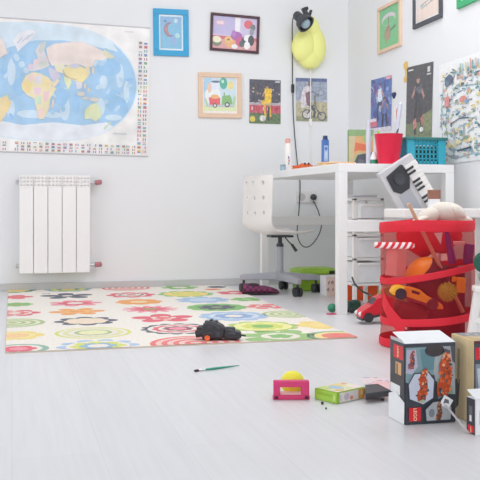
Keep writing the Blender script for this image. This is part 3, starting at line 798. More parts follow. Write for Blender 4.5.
def clip_lamp():
    c = on_y(303, 20, YB); k = (on_y(320, 46, YB) - on_y(310, 46, YB)).length / 10
    root = thing('clip_lamp', c, 'black clip-on spotlight clamped above the yellow wall lamp', 'lamp')
    def P(px, py, y): return on_y(px, py, YB + y) - c
    a, b = P(295.5, 14, -.13), P(306.5, 24.5, -.20)
    d = (b - a)
    h = MB(); L = d.length
    h.lathe([(0.001, 0), (0.024, .002), (0.03, .012), (0.032, L * .45), (0.052, L * .62), (0.062, L * .98), (0.062, L), (0.053, L), (0.04, L * .66), (0.001, L * .6)], a, 28, d, cap=False)
    h.build('lamp_head', M['softblack'], root, smooth=True)
    MB().ball(a + d * 0.86, 0.036, 20).build('bulb', M['glass'], root, smooth=True)
    cl = MB(); cl.box(P(305.5, 13, -.095), (.03, .03, .075), (0, R(-24), 0)).box(P(309.5, 15, -.075), (.016, .03, .07), (0, R(18), 0))
    cl.cyl(P(304, 9, -.1), P(308, 8, -.1), .012).cyl(P(303, 17, -.12), P(306, 17, -.09), .014)
    cl.build('clamp', M['black'], root, bevel=0.004)
    Q = lambda px, py, y: on_y(px, py, YB + y) - c
    cd = MB()
    cd.tube([a + d * 0.06, P(292.6, 20, -.08), P(292.3, 40, -.02), Q(292.6, 84, -.012)], 0.0035, 8)
    cd.tube([Q(292.9, 93, -.012), Q(293.6, 120, -.012), Q(297, 160, -.012), Q(300, 182, -.015), Q(299, 210, -.03), Q(297.2, 233, -.05), Q(301.5, 245, -.06), Q(309, 246.5, -.07), Q(317, 238, -.07), Q(321.3, 226, -.06), Q(318.5, 212, -.05), Q(313.5, 201, -.05)], 0.0035, 8)
    co = cd.build('cord', M['black'], root, smooth=True)
    s = MB(); p = Q(292.8, 88.5, -.014); s.box(p, (.022, .018, .062)).build('cord_switch', M['black'], co, bevel=0.007)
    q = Q(312.5, 197, 0)
    MB().lathe([(0.021, 0.0), (0.021, .02), (0.012, .032), (.007, .05)], q + Vector((0, -.0135, 0)), 18, (0, -1, -.1)).build('plug', M['black'], co, smooth=True)
clip_lamp()

def socket():
    c = on_y(306.5, 197, YB)
    root = thing('wall_socket', c, 'double white wall socket under the desk', 'socket')
    MB().box((0, -.006, 0), (.155, .012, .082)).build('cover_plate', M['socket'], root, bevel=0.003)
    for s in (-.038, .038):
        MB().lathe([(0.026, 0), (0.026, .0016), (0.021, .0016), (.021, .0012)], (s, -.012, 0), 22, (0, -1, 0)).build('outlet', M['trim'] if s < 0 else M['socket'], root)
socket()

# ---------------------------------------------------------------- desk
DX0, DX1, DY0, DY1, DZ = 1.547, 2.176, 3.90, 5.27, 0.745
def desk():
    root = thing('desk', ((DX0 + DX1) / 2, (DY0 + DY1) / 2, 0), 'white desk with square legs in the corner of the room', 'desk')
    W, L = DX1 - DX0, DY1 - DY0
    MB().box((0, 0, DZ - 0.021), (W, L, 0.042)).build('desktop', M['white'], root, bevel=0.002)
    for i in (-1, 1):
        for j in (-1, 1):
            MB().box((i * (W / 2 - .0235), j * (L / 2 - .0235), (DZ - .042) / 2), (.047, .047, DZ - .042)).build('leg', M['white'], root, bevel=0.002)
    for j in (-1, 1):
        MB().box((0, j * (L / 2 - .012), .437), (W - .094, .022, .058)).build('end_rail', M['white'], root, bevel=0.002)
desk()

# ---------------------------------------------------------------- swivel chair
def chair():
    c = at(280, 250, 5.2)
    root = thing('swivel_chair', (c.x, c.y, 0), 'white plastic swivel chair with round holes in the backrest', 'chair')
    yaw = R(12)
    rz = Matrix.Rotation(yaw, 3, 'Z')
    # the shell: one curved sheet from the top of the backrest through the bend to the seat front
    prof = []
    prof += [(-.185 + .02 * t, .716 - .281 * t) for t in (0, .33, .66, 1)]
    for t in range(1, 7):
        a = R(180 + 90 * t / 6 - 4)
        prof.append((-.095 + .07 * math.cos(a), .432 + .07 * math.sin(a) * .93))
    prof += [(0.0, .362), (.07, .364), (.13, .372), (.15, .369)]
    cum = [0]
    for a, b in zip(prof, prof[1:]): cum.append(cum[-1] + math.hypot(b[0] - a[0], b[1] - a[1]))
    def S(u, s):
        s = min(max(s, 0), cum[-1])
        for i in range(len(cum) - 1):
            if s <= cum[i + 1] + 1e-9:
                t = (s - cum[i]) / (cum[i + 1] - cum[i]); break
        x = prof[i][0] + (prof[i + 1][0] - prof[i][0]) * t; z = prof[i][1] + (prof[i + 1][1] - prof[i][1]) * t
        hw = .182 - (.014 * max(0, (.05 - s) / .05) ** 2) - .02 * max(0, (s - cum[-1] + .06) / .06) ** 2
        wing = .035 * (abs(u) ** 2.4)
        back = max(0, 1 - s / .32)
        x2 = x + wing * back; z2 = z + wing * .5 * (1 - back)
        v = rz @ Vector((x2, u * hw, z2))
        return v
    bm = bmesh.new()
    cells_u = [-1, -.36, .3, 1][:]
    us = [-1, -.62, -.05, .52, 1]
    bs = [0, .035, .125, .215, .305]
    def quad(u0, u1, s0, s1, hole):
        n = 24
        per = []
        for i in range(n):
            t = i / n * 4
            k = int(t); f = t - k
            p = [(f, 0), (1, f), (1 - f, 1), (0, 1 - f)][k]
            per.append((u0 + (u1 - u0) * p[0], s0 + (s1 - s0) * p[1]))
        ov = [bm.verts.new(S(*p)) for p in per]
        if not hole:
            bm.faces.new(ov); return
        cu, cs = (u0 + u1) / 2, (s0 + s1) / 2
        iv = []; mv = []
        for i in range(n):
            a = math.atan2(per[i][1] - cs, (per[i][0] - cu) * .18)
            mv.append(bm.verts.new(S(cu + .0175 / .182 * math.cos(a), cs + .0175 * math.sin(a))))
        for i in range(n):
            a = math.atan2(per[i][1] - cs, (per[i][0] - cu) * .18)
            iv.append(bm.verts.new(S(cu + .013 / .182 * math.cos(a), cs + .013 * math.sin(a))))
        for i in range(n):
            bm.faces.new((ov[i], ov[(i + 1) % n], mv[(i + 1) % n], mv[i])); bm.faces.new((mv[i], mv[(i + 1) % n], iv[(i + 1) % n], iv[i]))
    # dense grid elsewhere so the curve stays smooth
    def grid(u0, u1, s0, s1, nu, ns):
        vv = [[bm.verts.new(S(u0 + (u1 - u0) * i / nu, s0 + (s1 - s0) * j / ns)) for j in range(ns + 1)] for i in range(nu + 1)]
        for i in range(nu):
            for j in range(ns): bm.faces.new((vv[i][j], vv[i + 1][j], vv[i + 1][j + 1], vv[i][j + 1]))
    hu = [-.86, -.30, .26, .82]
    hs = [.0, .09, .182, .274]
    for j in range(3):
        grid(-1, hu[0], hs[j], hs[j + 1], 2, 6); grid(hu[3], 1, hs[j], hs[j + 1], 2, 6)
        for i in range(3): quad(hu[i], hu[i + 1], hs[j], hs[j + 1], True)
    for a_, b_, nn in ((-1, hu[0], 2), (hu[0], hu[1], 6), (hu[1], hu[2], 6), (hu[2], hu[3], 6), (hu[3], 1, 2)):
        grid(a_, b_, hs[3], cum[-1], nn, 30)
    bmesh.ops.remove_doubles(bm, verts=bm.verts, dist=0.0004)
    mb = MB(); mb.bm.free(); mb.bm = bm
    o = mb.build('seat_shell', M['white_plastic'], root, smooth=True)
    so = o.modifiers.new('solidify', 'SOLIDIFY'); so.thickness = 0.008; so.offset = 0
    es = o.modifiers.new('crisp_rims', 'EDGE_SPLIT'); es.split_angle = R(40)
    # column and base
    MB().cyl((0, 0, .10), (0, 0, .29), .021, n=20).build('column', M['grey'], root, smooth=True)
    up = MB(); up.cyl((0, 0, .285), (0, 0, .305), .024, .02, 18).cyl((0, 0, .30), (0, 0, .345), .013, n=14).box((0, 0, .348), (.14, .1, .012))
    up.build('seat_mount', M['black'], root, smooth=True)
    lv = MB(); p = cam_dir(R(-14))
    lv.tube([p * .03 + Vector((0, 0, .345)), p * .05 + Vector((0, 0, .32)), p * .075 + Vector((0, 0, .295))], .004, 8)
    lv.cyl(p * .072 + Vector((0, 0, .30)), p * .102 + Vector((0, 0, .257)), .008, .010, 12)
    lv.build('height_lever', M['black'], root, smooth=True)
    MB().lathe([(.03, 0), (.034, .01), (.034, .05), (.024, .06)], (0, 0, .075), 20).build('hub', M['grey'], root, smooth=True)
    for a in (-66, 10, 82, 166):
        d = cam_dir(R(a)); n = Vector((-d.y, d.x, 0))
        l = MB(); r0, r1 = .02, .25
        pts = []
        vs_ = []
        for rr, w, zt, zb in ((r0, .026, .128, .082), (r1 - .02, .019, .112, .076), (r1, .016, .106, .074)):
            c2 = d * rr
            vs_.append([l._v(c2 + n * w + Vector((0, 0, zt))), l._v(c2 - n * w + Vector((0, 0, zt))), l._v(c2 - n * w + Vector((0, 0, zb))), l._v(c2 + n * w + Vector((0, 0, zb)))])
        for A_, B_ in zip(vs_, vs_[1:]):
            for i in range(4): l.bm.faces.new((A_[i], A_[(i + 1) % 4], B_[(i + 1) % 4], B_[i]))
        l.bm.faces.new(vs_[0]); l.bm.faces.new(vs_[-1])
        lo = l.build('base_leg', M['grey'], root, bevel=0.004)
        w = MB(); c2 = d * (r1 - .022)
        t = cam_dir(R(20))
        for s in (-1, 1): w.lathe([(.014, -.009), (.027, -.008), (.0275, .008), (.02, .0095)], c2 + t * .015 * s + Vector((0, 0, .0275)), 20, t)
        w.cyl(c2 + Vector((0, 0, .03)), c2 + Vector((0, 0, .078)), .008)
        w.build('caster', M['black'], lo, smooth=True)
chair()

# ---------------------------------------------------------------- things on the floor by the chair
def slipper():
    c = on_z(260, 294.5)
    root = thing('slipper', (c.x, c.y, 0.0068), 'plum plaid slipper on the rug under the chair', 'slipper', rz=R(-14))
    m = bpy.data.materials.new('plum_plaid'); m.use_nodes = True
    nt = m.node_tree; p = nt.nodes['Principled BSDF']; p.inputs['Roughness'].default_value = .9
    tc = nt.nodes.new('ShaderNodeTexCoord'); ck = nt.nodes.new('ShaderNodeTexChecker'); ck.inputs['Scale'].default_value = 60
    ck.inputs['Color1'].default_value = lin('#8c3a62'); ck.inputs['Color2'].default_value = lin('#4c3046')
    nt.links.new(tc.outputs['Object'], ck.inputs['Vector']); nt.links.new(ck.outputs['Color'], p.inputs['Base Color'])
    b = MB()
    secs = [(-.105, .03, .012), (-.1, .042, .062), (-.06, .048, .056), (-.02, .05, .05), (.03, .05, .046), (.075, .042, .036), (.105, .026, .022), (.115, .008, .01)]
    rings = []
    for x, w, h in secs:
        rings.append([b._v((x, w * math.cos(a), h * .5 + h * .5 * math.sin(a))) for a in [2 * math.pi * i / 14 for i in range(14)]])
    for A_, B_ in zip(rings, rings[1:]):
        for i in range(14): b.bm.faces.new((A_[i], A_[(i + 1) % 14], B_[(i + 1) % 14], B_[i]))
    b.bm.faces.new(rings[0]); b.bm.faces.new(rings[-1])
    b.build('upper', m, root, smooth=True)
    MB().ball((-.045, 0, .05), (.042, .034, .012), 16).build('lining', M['brush'], root, smooth=True)
    MB().prism([(-.108, -.03), (-.06, -.05), (.03, -.052), (.1, -.03), (.118, 0), (.1, .03), (.03, .052), (-.06, .05), (-.108, .03)], 0, .008, 'z').build('sole', M['brush'], root)
slipper()

def green_bin():
    c = on_z(314, 289.3)
    root = thing('storage_bin', (c.x, c.y, 0), 'lime green lidded plastic bin on the floor under the desk', 'bin')
    w = .25
    b = MB()
    v0 = [(-w / 2 * .92, -.09), (w / 2 * .92, -.09), (w / 2 * .92, .09), (-w / 2 * .92, .09)]
    lo = [b._v((x, y, 0)) for x, y in v0]; hi = [b._v((x * 1.07, y * 1.07, .105)) for x, y in v0]
    b.bm.faces.new(lo); b.bm.faces.new(hi)
    for i in range(4): b.bm.faces.new((lo[i], lo[(i + 1) % 4], hi[(i + 1) % 4], hi[i]))
    b.build('tub', M['lime'], root, bevel=0.01)
    MB().box((0, 0, .118), (w + .012, .214, .026)).box((0, 0, .134), (w - .04, .17, .012)).build('lid', M['limelid'], root, bevel=0.006)
    MB().box((w * .32, -.112, .116), (.035, .012, .02)).build('clasp', M['black'], root, bevel=0.003)
green_bin()
def pattern_box():
    c = on_z(335, 296)
    w, h, d = .115, .118, .10
    root = thing('patterned_box', (c.x, c.y + d / 2, 0), 'small cream patterned box beside the lime bin under the desk', 'box')
    MB().box((0, 0, h / 2), (w, d, h)).build('carton', M['card'], root, bevel=0.002)
    A = Art(w - .004, h - .004); A.rect(0, 0, 1, 1, '#eae2d8'); rr = random.Random(2)
    for i in range(8): A.ell(.12 + .25 * (i % 4) + rr.uniform(-.04, .04), .3 + .36 * (i // 4), .05, .1, rr.choice(['#a8a4a8', '#8c8a94', '#c4b8b4']), n=9, rot=30); 
    for i in range(8): A.line([(.12 + .25 * (i % 4), .44 + .36 * (i // 4)), (.17 + .25 * (i % 4), .3 + .36 * (i // 4))], .02, '#7a7880')
    A.build('printed_front', root, INK, (0, -d / 2 - .001, h / 2))
pattern_box()

def green_ball():
    c = on_z(332, 313.2); r = .0225
    tag(MB().ball((0, 0, r + .004), r, 20).build('small_ball', M['green'], smooth=True, loc=(c.x, c.y, 0)), 'small green ball at the foot of the desk leg', 'ball')
    d = on_z(331, 314.3)
    tag(MB().prism([(-.026, -.014), (.022, -.018), (.03, .012), (-.02, .018)], 0, .0035, 'z').build('pink_scrap', M['pink'], loc=(d.x, d.y, 0)), 'pink paper scrap under the small green ball', 'scrap')
green_ball()

# ---------------------------------------------------------------- drawer tower and things behind it
TX0 = on_y(353.5, 300, 4.14).x; TX1 = on_y(384, 300, 4.14).x; TY0, TY1 = 4.14, 4.37
def tower():
    w, d, H = TX1 - TX0, TY1 - TY0, .575
    root = thing('drawer_tower', ((TX0 + TX1) / 2, (TY0 + TY1) / 2, 0), 'narrow white drawer tower with frosted drawers under the desk', 'drawers')
    fr = MB()
    for i in (-1, 1):
        for j in (-1, 1): fr.box((i * (w / 2 - .010), j * (d / 2 - .010), H / 2), (.020, .020, H))
    for z in (H - .006, .462, .38, .255, .122): fr.box((0, 0, z), (w, d, .014))
    fr.build('tower_frame', M['white_plastic'], root, bevel=0.002)
    for z0, h, out in ((.472, .075, .05), (.264, .105, .004), (.132, .105, .004)):
        b = MB(); y0 = -d / 2 - out; W = w - .040
        b.box((0, y0 + .003, z0 + h / 2), (W, .005, h)); b.box((-W / 2 + .003, y0 + .1, z0 + h / 2), (.004, .19, h)); b.box((W / 2 - .003, y0 + .1, z0 + h / 2), (.004, .19, h))
        b.box((0, y0 + .1, z0 + .003), (W - .01, .19, .004)); b.box((0, y0 + .195, z0 + h / 2), (W, .004, h))
        o = b.build('drawer', M['frost'], root)
        MB().box((0, y0 - .004, z0 + h - .008), (W - .02, .012, .012)).build('drawer_handle', M['white_plastic'], o, bevel=0.002)
    return root
tower()
def tower_papers():
    b = at(369, 197, 4.5)
    root = thing('paper_stack', ((TX0 + TX1) / 2, (TY0 + TY1) / 2, .5765), 'loose papers lying on top of the white drawer tower', 'papers')
    for i, (rz, col) in enumerate(((4, 'card'), (-7, 'silver'), (11, 'card'))):
        MB().box((.004 * i, 0, .004 + i * .006), (.13, .17, .005)).build('sheet', M[col], root, rot=(0, 0, R(rz)))
tower_papers()
def orange_box():
    c = on_y(363, 300, 4.46)
    root = thing('orange_box', (c.x, 4.46, 0), 'bright orange box on the floor behind the drawer tower', 'box')
    MB().box((0, .08, .062), (.19, .15, .124)).build('carton', M['brightorange'], root, bevel=0.004)
    MB().box((0, .08, .128), (.194, .154, .012)).build('lid', M['brightorange'], root, bevel=0.003)
orange_box()
def green_block():
    c = on_z(353.5, 312.6)
    root = thing('toy_wagon', (c.x, c.y, 0), 'dark green toy wagon half hidden behind the front desk leg', 'toy')
    MB().box((0, 0, .036), (.062, .045, .042)).box((.01, 0, .058), (.03, .04, .01)).build('body', M['darkgreen'], root, bevel=0.004)
    for i in (-1, 1):
        for j in (-1, 1): MB().lathe([(.012, -.004), (.012, .004)], (i * .02, j * .026, .012), 14, (0, 1, 0)).build('wheel', M['black'], root)
green_block()

# ---------------------------------------------------------------- things on the desk
TZ = DZ + .0005
def red_cup():
    c = at(388.6, 165, 4.37)
    root = thing('pencil_cup', (c.x, c.y, TZ), 'bright red plastic cup of pencils at the desk edge', 'cup')
    r0, r1, h = .053, .073, .158
    MB().lathe([(.001, 0), (r0, 0), (r1, h), (r1 + .002, h), (r1 - .003, h - .004), (r0 - .004, .006), (.001, .006)], (0, 0, 0), 36, cap=False).build('cup', M['red'], root, smooth=True)
    return c
cup_c = red_cup()
def stick_in_cup(name, dx, dy, lean, L, r, m, label, cat):
    o = MB().cyl((0, 0, 0), (0, 0, L), r, r, 10).cyl((0, 0, L), (0, 0, L + .012), r, r * .25, 10).build(name, m, smooth=True, loc=(cup_c.x + dx, cup_c.y + dy, TZ + .008), rot=lean)
    return tag(o, label, cat)
stick_in_cup('pencil', -.018, 0, (0, R(22), 0), .185, .004, M['darkgreen'], 'dark green pencil leaning right in the red cup', 'pencil')
stick_in_cup('marker', -.02, .02, (R(-10), R(-5), 0), .165, .006, M['lime'], 'lime marker standing in the red cup', 'marker')
stick_in_cup('ruler', .03, .022, (R(-3), R(10), 0), .315, .011, M['lilac'], 'tall pale lilac stick standing in the red cup', 'ruler')

def teal_basket():
    c = at(423, 164, 4.46)
    root = thing('plastic_basket', (c.x, c.y + .03, TZ), 'teal plastic basket with slots on the desk', 'basket')
    w, d, h = .215, .13, .135
    b = MB(); taper = .9
    def wall(p0, p1, n, rows):
        p0, p1 = Vector(p0), Vector(p1)
        L = (p1 - p0).length
        ax = (p1 - p0).normalized(); nrm = Vector((-ax.y, ax.x, 0))
        for k in range(n + 1):
            c2 = p0 + ax * (L * k / n)
            b.box(c2 + Vector((0, 0, h / 2)), (.007, .005, h), (0, 0, math.atan2(ax.y, ax.x)))
        for k in range(rows + 1):
            b.box((p0 + p1) / 2 + Vector((0, 0, .012 + (h - .016) * k / rows)), (L, .005, .007 if 0 < k < rows else .022), (0, 0, math.atan2(ax.y, ax.x)))
    x, y = w / 2, d / 2
    wall((-x, -y, 0), (x, -y, 0), 10, 5); wall((-x, y, 0), (x, y, 0), 10, 5)
    wall((-x, -y, 0), (-x, y, 0), 8, 7); wall((x, -y, 0), (x, y, 0), 8, 7)
    b.box((0, 0, .004), (w, d, .006))
    for s in (-1, 1): b.box((s * .088, -y - .002, h / 2), (.04, .006, h))
    b.build('slotted_body', M['teal'], root)
    r = MB(); r.box((0, -y - .006, h + .004), (w + .026, .012, .016)).box((0, y + .006, h + .004), (w + .026, .012, .016))
    r.box((-x - .006, 0, h + .004), (.012, d, .016)).box((x + .006, 0, h + .004), (.012, d, .016))
    r.build('rim', M['tealrim'], root, bevel=0.004)
    # what fills it
    tag(MB().box((0, 0, .055), (w - .03, d - .03, .09)).build('dark_cloth', M['darkgreen'], bevel=.02, loc=root.location), 'folded dark cloth inside the teal plastic basket', 'cloth')
teal_basket()

def game_box():
    a = at(361, 164, 4.75)
    w, h, d = .14, .215, .04
    root = thing('game_box', (a.x, a.y, TZ), 'green and orange game box standing behind the red cup', 'box', rz=R(-14))
    MB().box((0, d / 2, h / 2), (w, d, h)).build('carton', mat('green_carton', '#6f9a5a', .5), root, bevel=.002)
    A = Art(w - .002, h - .002); A.rect(0, 0, 1, 1, '#b8b88c'); A.rect(0, 0, 1, .16, '#8aa878'); A.poly([(0, .2), (.6, .16), (1, .3), (1, .6), (.4, .6), (0, .8)], '#d8a878')
    A.poly([(.1, .3), (.5, .36), (.9, .42), (.86, .56), (.4, .54), (.1, .6)], '#d87858'); A.ell(.75, .22, .2, .1, '#a8bc7c'); A.poly([(.0, .16), (.3, .16), (.16, .9), (0, 1)], '#c8b894')
    A.poly([(.12, 1), (.36, .66), (1, .58), (1, .75), (.8, 1)], '#5a5c66'); A.poly([(.3, 1), (.42, .76), (.62, .8), (.7, 1)], '#74767e')
    A.build('printed_front', root, INK, (0, -.001, h / 2))
game_box()
def glue_bottle():
    c = at(368.3, 164, 4.62)
    root = thing('glue_bottle', (c.x, c.y, TZ), 'slim lilac bottle with pointed cap beside the red cup', 'bottle')
    MB().lathe([(.001, 0), (.013, 0), (.013, .20), (.009, .215)], (0, 0, 0), 18, cap=False).build('bottle_body', M['lilac'], root, smooth=True)
    MB().lathe([(.009, .213), (.009, .23), (.003, .262), (.001, .264)], (0, 0, 0), 16, cap=False).build('cap', M['lilac'], root, smooth=True)
glue_bottle()
def paint_pot():
    c = at(374, 165, 4.42)
    root = thing('paint_pot', (c.x, c.y, TZ), 'small white pot with green base left of the red cup', 'pot')
    MB().lathe([(.001, 0), (.021, 0), (.021, .03), (.02, .03)], (0, 0, 0), 18, cap=False).build('pot_base', M['green'], root, smooth=True)
    MB().lathe([(.02, .03), (.016, .05), (.008, .07), (.001, .071)], (0, 0, 0), 18, cap=False).build('cone_lid', M['card'], root, smooth=True)
paint_pot()
def notebooks():
    c = at(339, 161, 4.52)
    c.x = DX0 + .125
    tag(MB().box((0, 0, .006), (.19, .15, .012)).build('notebook', mat('tan_cover', '#e4c28c', .6), bevel=.002, loc=(c.x, c.y, TZ), rot=(0, 0, R(-8))), 'thin tan notebook lying flat on the desk corner', 'notebook')
    tag(MB().box((0, 0, .004), (.17, .12, .008)).build('notebook', mat('peach_cover', '#eac79c', .6), bevel=.002, loc=(c.x - .012, c.y - .01, TZ + .0125), rot=(0, 0, R(10))), 'thin peach notebook topmost on the desk corner pile', 'notebook')
notebooks()
def blue_tube():
    c = at(325.2, 166, 4.95)
    root = thing('glue_tube', (c.x, c.y, TZ), 'blue glue tube standing upright on the desk', 'tube')
    b = MB(); b.prism([(-.02, 0), (.02, 0), (.021, .05), (.02, .175), (-.02, .175), (-.021, .05)], -.014, .014, 'y')
    b.build('tube_body', M['blue'], root, bevel=.006)
    MB().cyl((0, 0, .174), (0, 0, .197), .015, .013, 16).build('cap', M['navy'], root, smooth=True)
    A = Art(.026, .09); A.rect(0, 0, 1, 1, '#a4bce0'); A.rect(.2, .12, .8, .3, '#5a78bc'); A.rect(.2, .4, .8, .86, '#c4d2ea'); A.build('printed_label', root, INK, (0, -.0145, .095))
blue_tube()
def spray_can():
    c = at(287.8, 172, 5.22)
    root = thing('spray_can', (c.x, c.y, TZ), 'tall white bottle with orange top at the far desk end', 'bottle')
    MB().lathe([(.001, 0), (.023, 0), (.0235, .01), (.0225, .15), (.016, .172)], (0, 0, 0), 22, cap=False).build('bottle_body', M['white_plastic'], root, smooth=True)
    MB().lathe([(.016, .17), (.016, .198), (.010, .202), (.001, .203)], (0, 0, 0), 18, cap=False).build('cap', mat('salmon_cap', '#e6a898', .5), root, smooth=True)
    A = Art(.02, .07); A.rect(0, 0, 1, 1, '#f0eeee'); A.ell(.4, .3, .25, .12, '#8a6a98'); A.ell(.5, .6, .2, .16, '#b46a6a'); A.ell(.4, .84, .2, .08, '#6a7aa8'); A.build('printed_label', root, INK, (0, -.0242, .07))
    c = at(281.8, 172, 5.16)
    o = thing('paint_jar', (c.x + .008, c.y, TZ), 'tiny blue grey jar beside the tall white bottle', 'jar')
    MB().lathe([(.001, 0), (.017, 0), (.018, .012), (.016, .03)], (0, 0, 0), 18, cap=False).build('jar_body', M['glass'], o, smooth=True)
    MB().lathe([(.017, .029), (.017, .038), (.001, .039)], (0, 0, 0), 18, cap=False).build('lid', mat('slate_lid', '#7c98a4', .4), o, smooth=True)
spray_can()
def crab():
    c = at(302, 171, 5.12)
    root = thing('plush_crab', (c.x + .02, c.y, TZ), 'small orange crab shaped toy on the far desk end', 'toy')
    b = MB(); b.ball((0, 0, .022), (.052, .036, .022), 20).ball((-.022, -.016, .032), (.018, .014, .012), 12).ball((.02, -.012, .03), (.018, .014, .012), 12)
    b.build('body', M['crab'], root, smooth=True)
    for s in (-1, 1):
        cl = MB(); cl.ball((s * .064, -.014, .018), (.02, .014, .014), 14).ball((s * .08, -.022, .024), (.012, .008, .006), 10).ball((s * .078, -.022, .012), (.012, .008, .006), 10); cl.build('claw', M['crab'], root, smooth=True)
    for s in (-1, 1): MB().ball((s * .012, -.03, .042), .006, 10).build('eye', M['brush'], root, smooth=True)
crab()

# ---------------------------------------------------------------- white bench, toy keyboard, plush
BY0, BY1, BZ = 3.54, 3.755, .523
def bench():
    x0 = on_y(383.7, 210, BY1).x; x1 = 2.235
    root = thing('low_bench', ((x0 + x1) / 2, (BY0 + BY1) / 2, 0), 'low white bench between the red basket and the desk', 'bench')
    w, d = x1 - x0, BY1 - BY0
    MB().box((0, 0, BZ - .021), (w, d, .042)).build('seat_board', M['white_plastic'], root, bevel=.005)
    for i in (-1, 1):
        for j in (-1, 1): MB().box((i * (w / 2 - .04) + (.2 if i < 0 else 0), j * (d / 2 - .04), (BZ - .042) / 2), (.04, .04, BZ - .042)).build('leg', M['white_plastic'], root, bevel=.004)
bench()
def keyboard():
    tl, w, L, t = at(377, 174.5, 4.16), .212, .808, .035
    roll = R(31)
    # bottom corner rests on the floor; the back leans on the desk front edge
    base_x = tl.x + math.sin(roll) * L
    root = thing('toy_keyboard', (base_x, 3.795, 0.0), 'silver grey toy keyboard propped upright against the desk front', 'keyboard')
    e = (Matrix.Rotation(R(-4.5), 4, 'X') @ Matrix.Rotation(-roll, 4, 'Y')).to_euler()
    sub = []
    def P(m_, nm, mt, **k): return m_.build(nm, mt, root, rot=e, **k)
    P(MB().box((w / 2, 0, L / 2), (w, t, L)), 'case', M['silver'], bevel=.008)
    sp = MB(); X = lambda u, v: (u * w, L - v)
    sp.prism([X(.12, .035), X(.6, .02), X(.64, .03), X(.64, .1), X(.5, .145), X(.24, .145), X(.1, .115)], -t / 2 - .006, -t / 2 - .0005, 'y')
    P(sp, 'speaker_panel', M['black'], bevel=.003)
    P(MB().lathe([(.001, .0), (.012, 0.002), (.026, .006), (.03, .006), (.03, 0)], (w * .38, -t / 2 - .006, L - .078), 24, (0, -1, 0), cap=False), 'speaker_cone', M['softblack'], smooth=True)
    P(MB().box((w * .34, -t / 2 - .001, L - .43), (w * .36, .004, .56)), 'control_panel', M['grey'], bevel=.002)
    z = L - .035
    n = 0
    for k in range(16):
        P(MB().box((w * .82, -t / 2 - .003, L - .05 - k * .0225), (w * .34, .008, .0212)), 'white_key', M['white_plastic'])
    for k in range(16):
        if k % 7 in (2, 6): continue
        P(MB().box((w * .735, -t / 2 - .009, L - .062 - k * .0225), (w * .2, .009, .011)), 'black_key', M['black'])
keyboard()
def bench_card():
    c = on_y(434, 205, 3.63)
    root = thing('picture_card', (c.x, c.y, BZ + .0005), 'small brown and white folded card standing on the low bench', 'card', rz=R(-12))
    MB().box((0, 0, .0225), (.05, .03, .045)).build('card_base', M['card'], root, bevel=.002)
    MB().box((0, 0, .0665), (.056, .03, .043)).build('card_picture', M['brown'], root, bevel=.002)
bench_card()

# ---------------------------------------------------------------- red pop-up basket and what is in it
BC = at(427.3, 340, 3.29); BCX, BCY, BR = BC.x, BC.y, .178
def hamper():
    root = thing('toy_hamper', (BCX, BCY, 0), 'round red mesh pop-up hamper full of toys', 'hamper')
    n = 48
    wob = lambda a, z: 1 + .015 * math.sin(3 * a + z * 14) + .01 * math.sin(5 * a - z * 22)
    b = MB(); rings = []
    zs = [.0, .05, .1, .16, .22, .28, .34, .40, .44]
    for z in zs: rings.append([b._v((BR * wob(2 * math.pi * i / n, z) * math.cos(2 * math.pi * i / n), BR * wob(2 * math.pi * i / n, z) * math.sin(2 * math.pi * i / n), z + .002)) for i in range(n)])
    for A_, B_ in zip(rings, rings[1:]):
        for i in range(n): b.bm.faces.new((A_[i], A_[(i + 1) % n], B_[(i + 1) % n], B_[i]))
    b.build('mesh_wall', M['mesh'], root, smooth=True)
    MB().lathe([(.001, .002), (BR, .002), (BR, .006), (.001, .006)], (0, 0, 0), 40, cap=False).build('base_cloth', M['redcloth'], root)
    right = cam_dir(0)
    def band(zc, amp, hh, ph=0.0, rad=1.0):
        b = MB(); R0 = []
        prof = [(.000, -1), (.0025, -.85), (.0035, 0), (.0025, .85), (.0, 1), (-.002, .6), (-.002, -.6)]
        for i in range(n):
            a = 2 * math.pi * i / n; d = Vector((math.cos(a), math.sin(a), 0))
            z = zc + amp * d.dot(right) + ph * math.sin(2 * a)
            rr = BR * wob(a, z) * rad
            R0.append([b._v(d * (rr + .001 + o) + Vector((0, 0, z + k * hh / 2))) for o, k in prof])
        m_ = len(prof)
        for i in range(n):
            A_, B_ = R0[i], R0[(i + 1) % n]
            for k in range(m_): b.bm.faces.new((A_[k], A_[(k + 1) % m_], B_[(k + 1) % m_], B_[k]))
        return b
    band(.462, .006, .042, .005).build('rim_band', M['redcloth'], root, smooth=True)
    band(.284, .034, .026).build('hoop_band', M['redcloth'], root, smooth=True)
    band(.112, .014, .029).build('hoop_band', M['redcloth'], root, smooth=True)
    band(.018, .0, .032).build('base_band', M['redcloth'], root, smooth=True)
    st = MB(); pts = []
    for t in range(9):
        a = math.atan2((-cam_dir(R(90))).y, (-cam_dir(R(90))).x)
        k = t / 8
        ang = a - R(82) + R(42) * k
        z = .19 - .115 * k
        pts.append((ang, z))
    vv = []
    for ang, z in pts:
        d = Vector((math.cos(ang), math.sin(ang), 0)); rr = BR * wob(ang, z) + .003
        vv.append([st._v(d * rr + Vector((0, 0, z + .032))), st._v(d * rr + Vector((0, 0, z - .032))), st._v(d * (rr + .003) + Vector((0, 0, z - .032))), st._v(d * (rr + .003) + Vector((0, 0, z + .032)))])
    for A_, B_ in zip(vv, vv[1:]):
        for i in range(4): st.bm.faces.new((A_[i], A_[(i + 1) % 4], B_[(i + 1) % 4], B_[i]))
    st.bm.faces.new(vv[0]); st.bm.faces.new(vv[-1])
    st.build('strap', M['redcloth'], root, smooth=True)
    # gathered handle cloth over the rim
hamper()
def inb(px, py, dz=0.0):      # a point inside the hamper, dz metres nearer than its axis
    return at(px, py, 3.29 - dz)

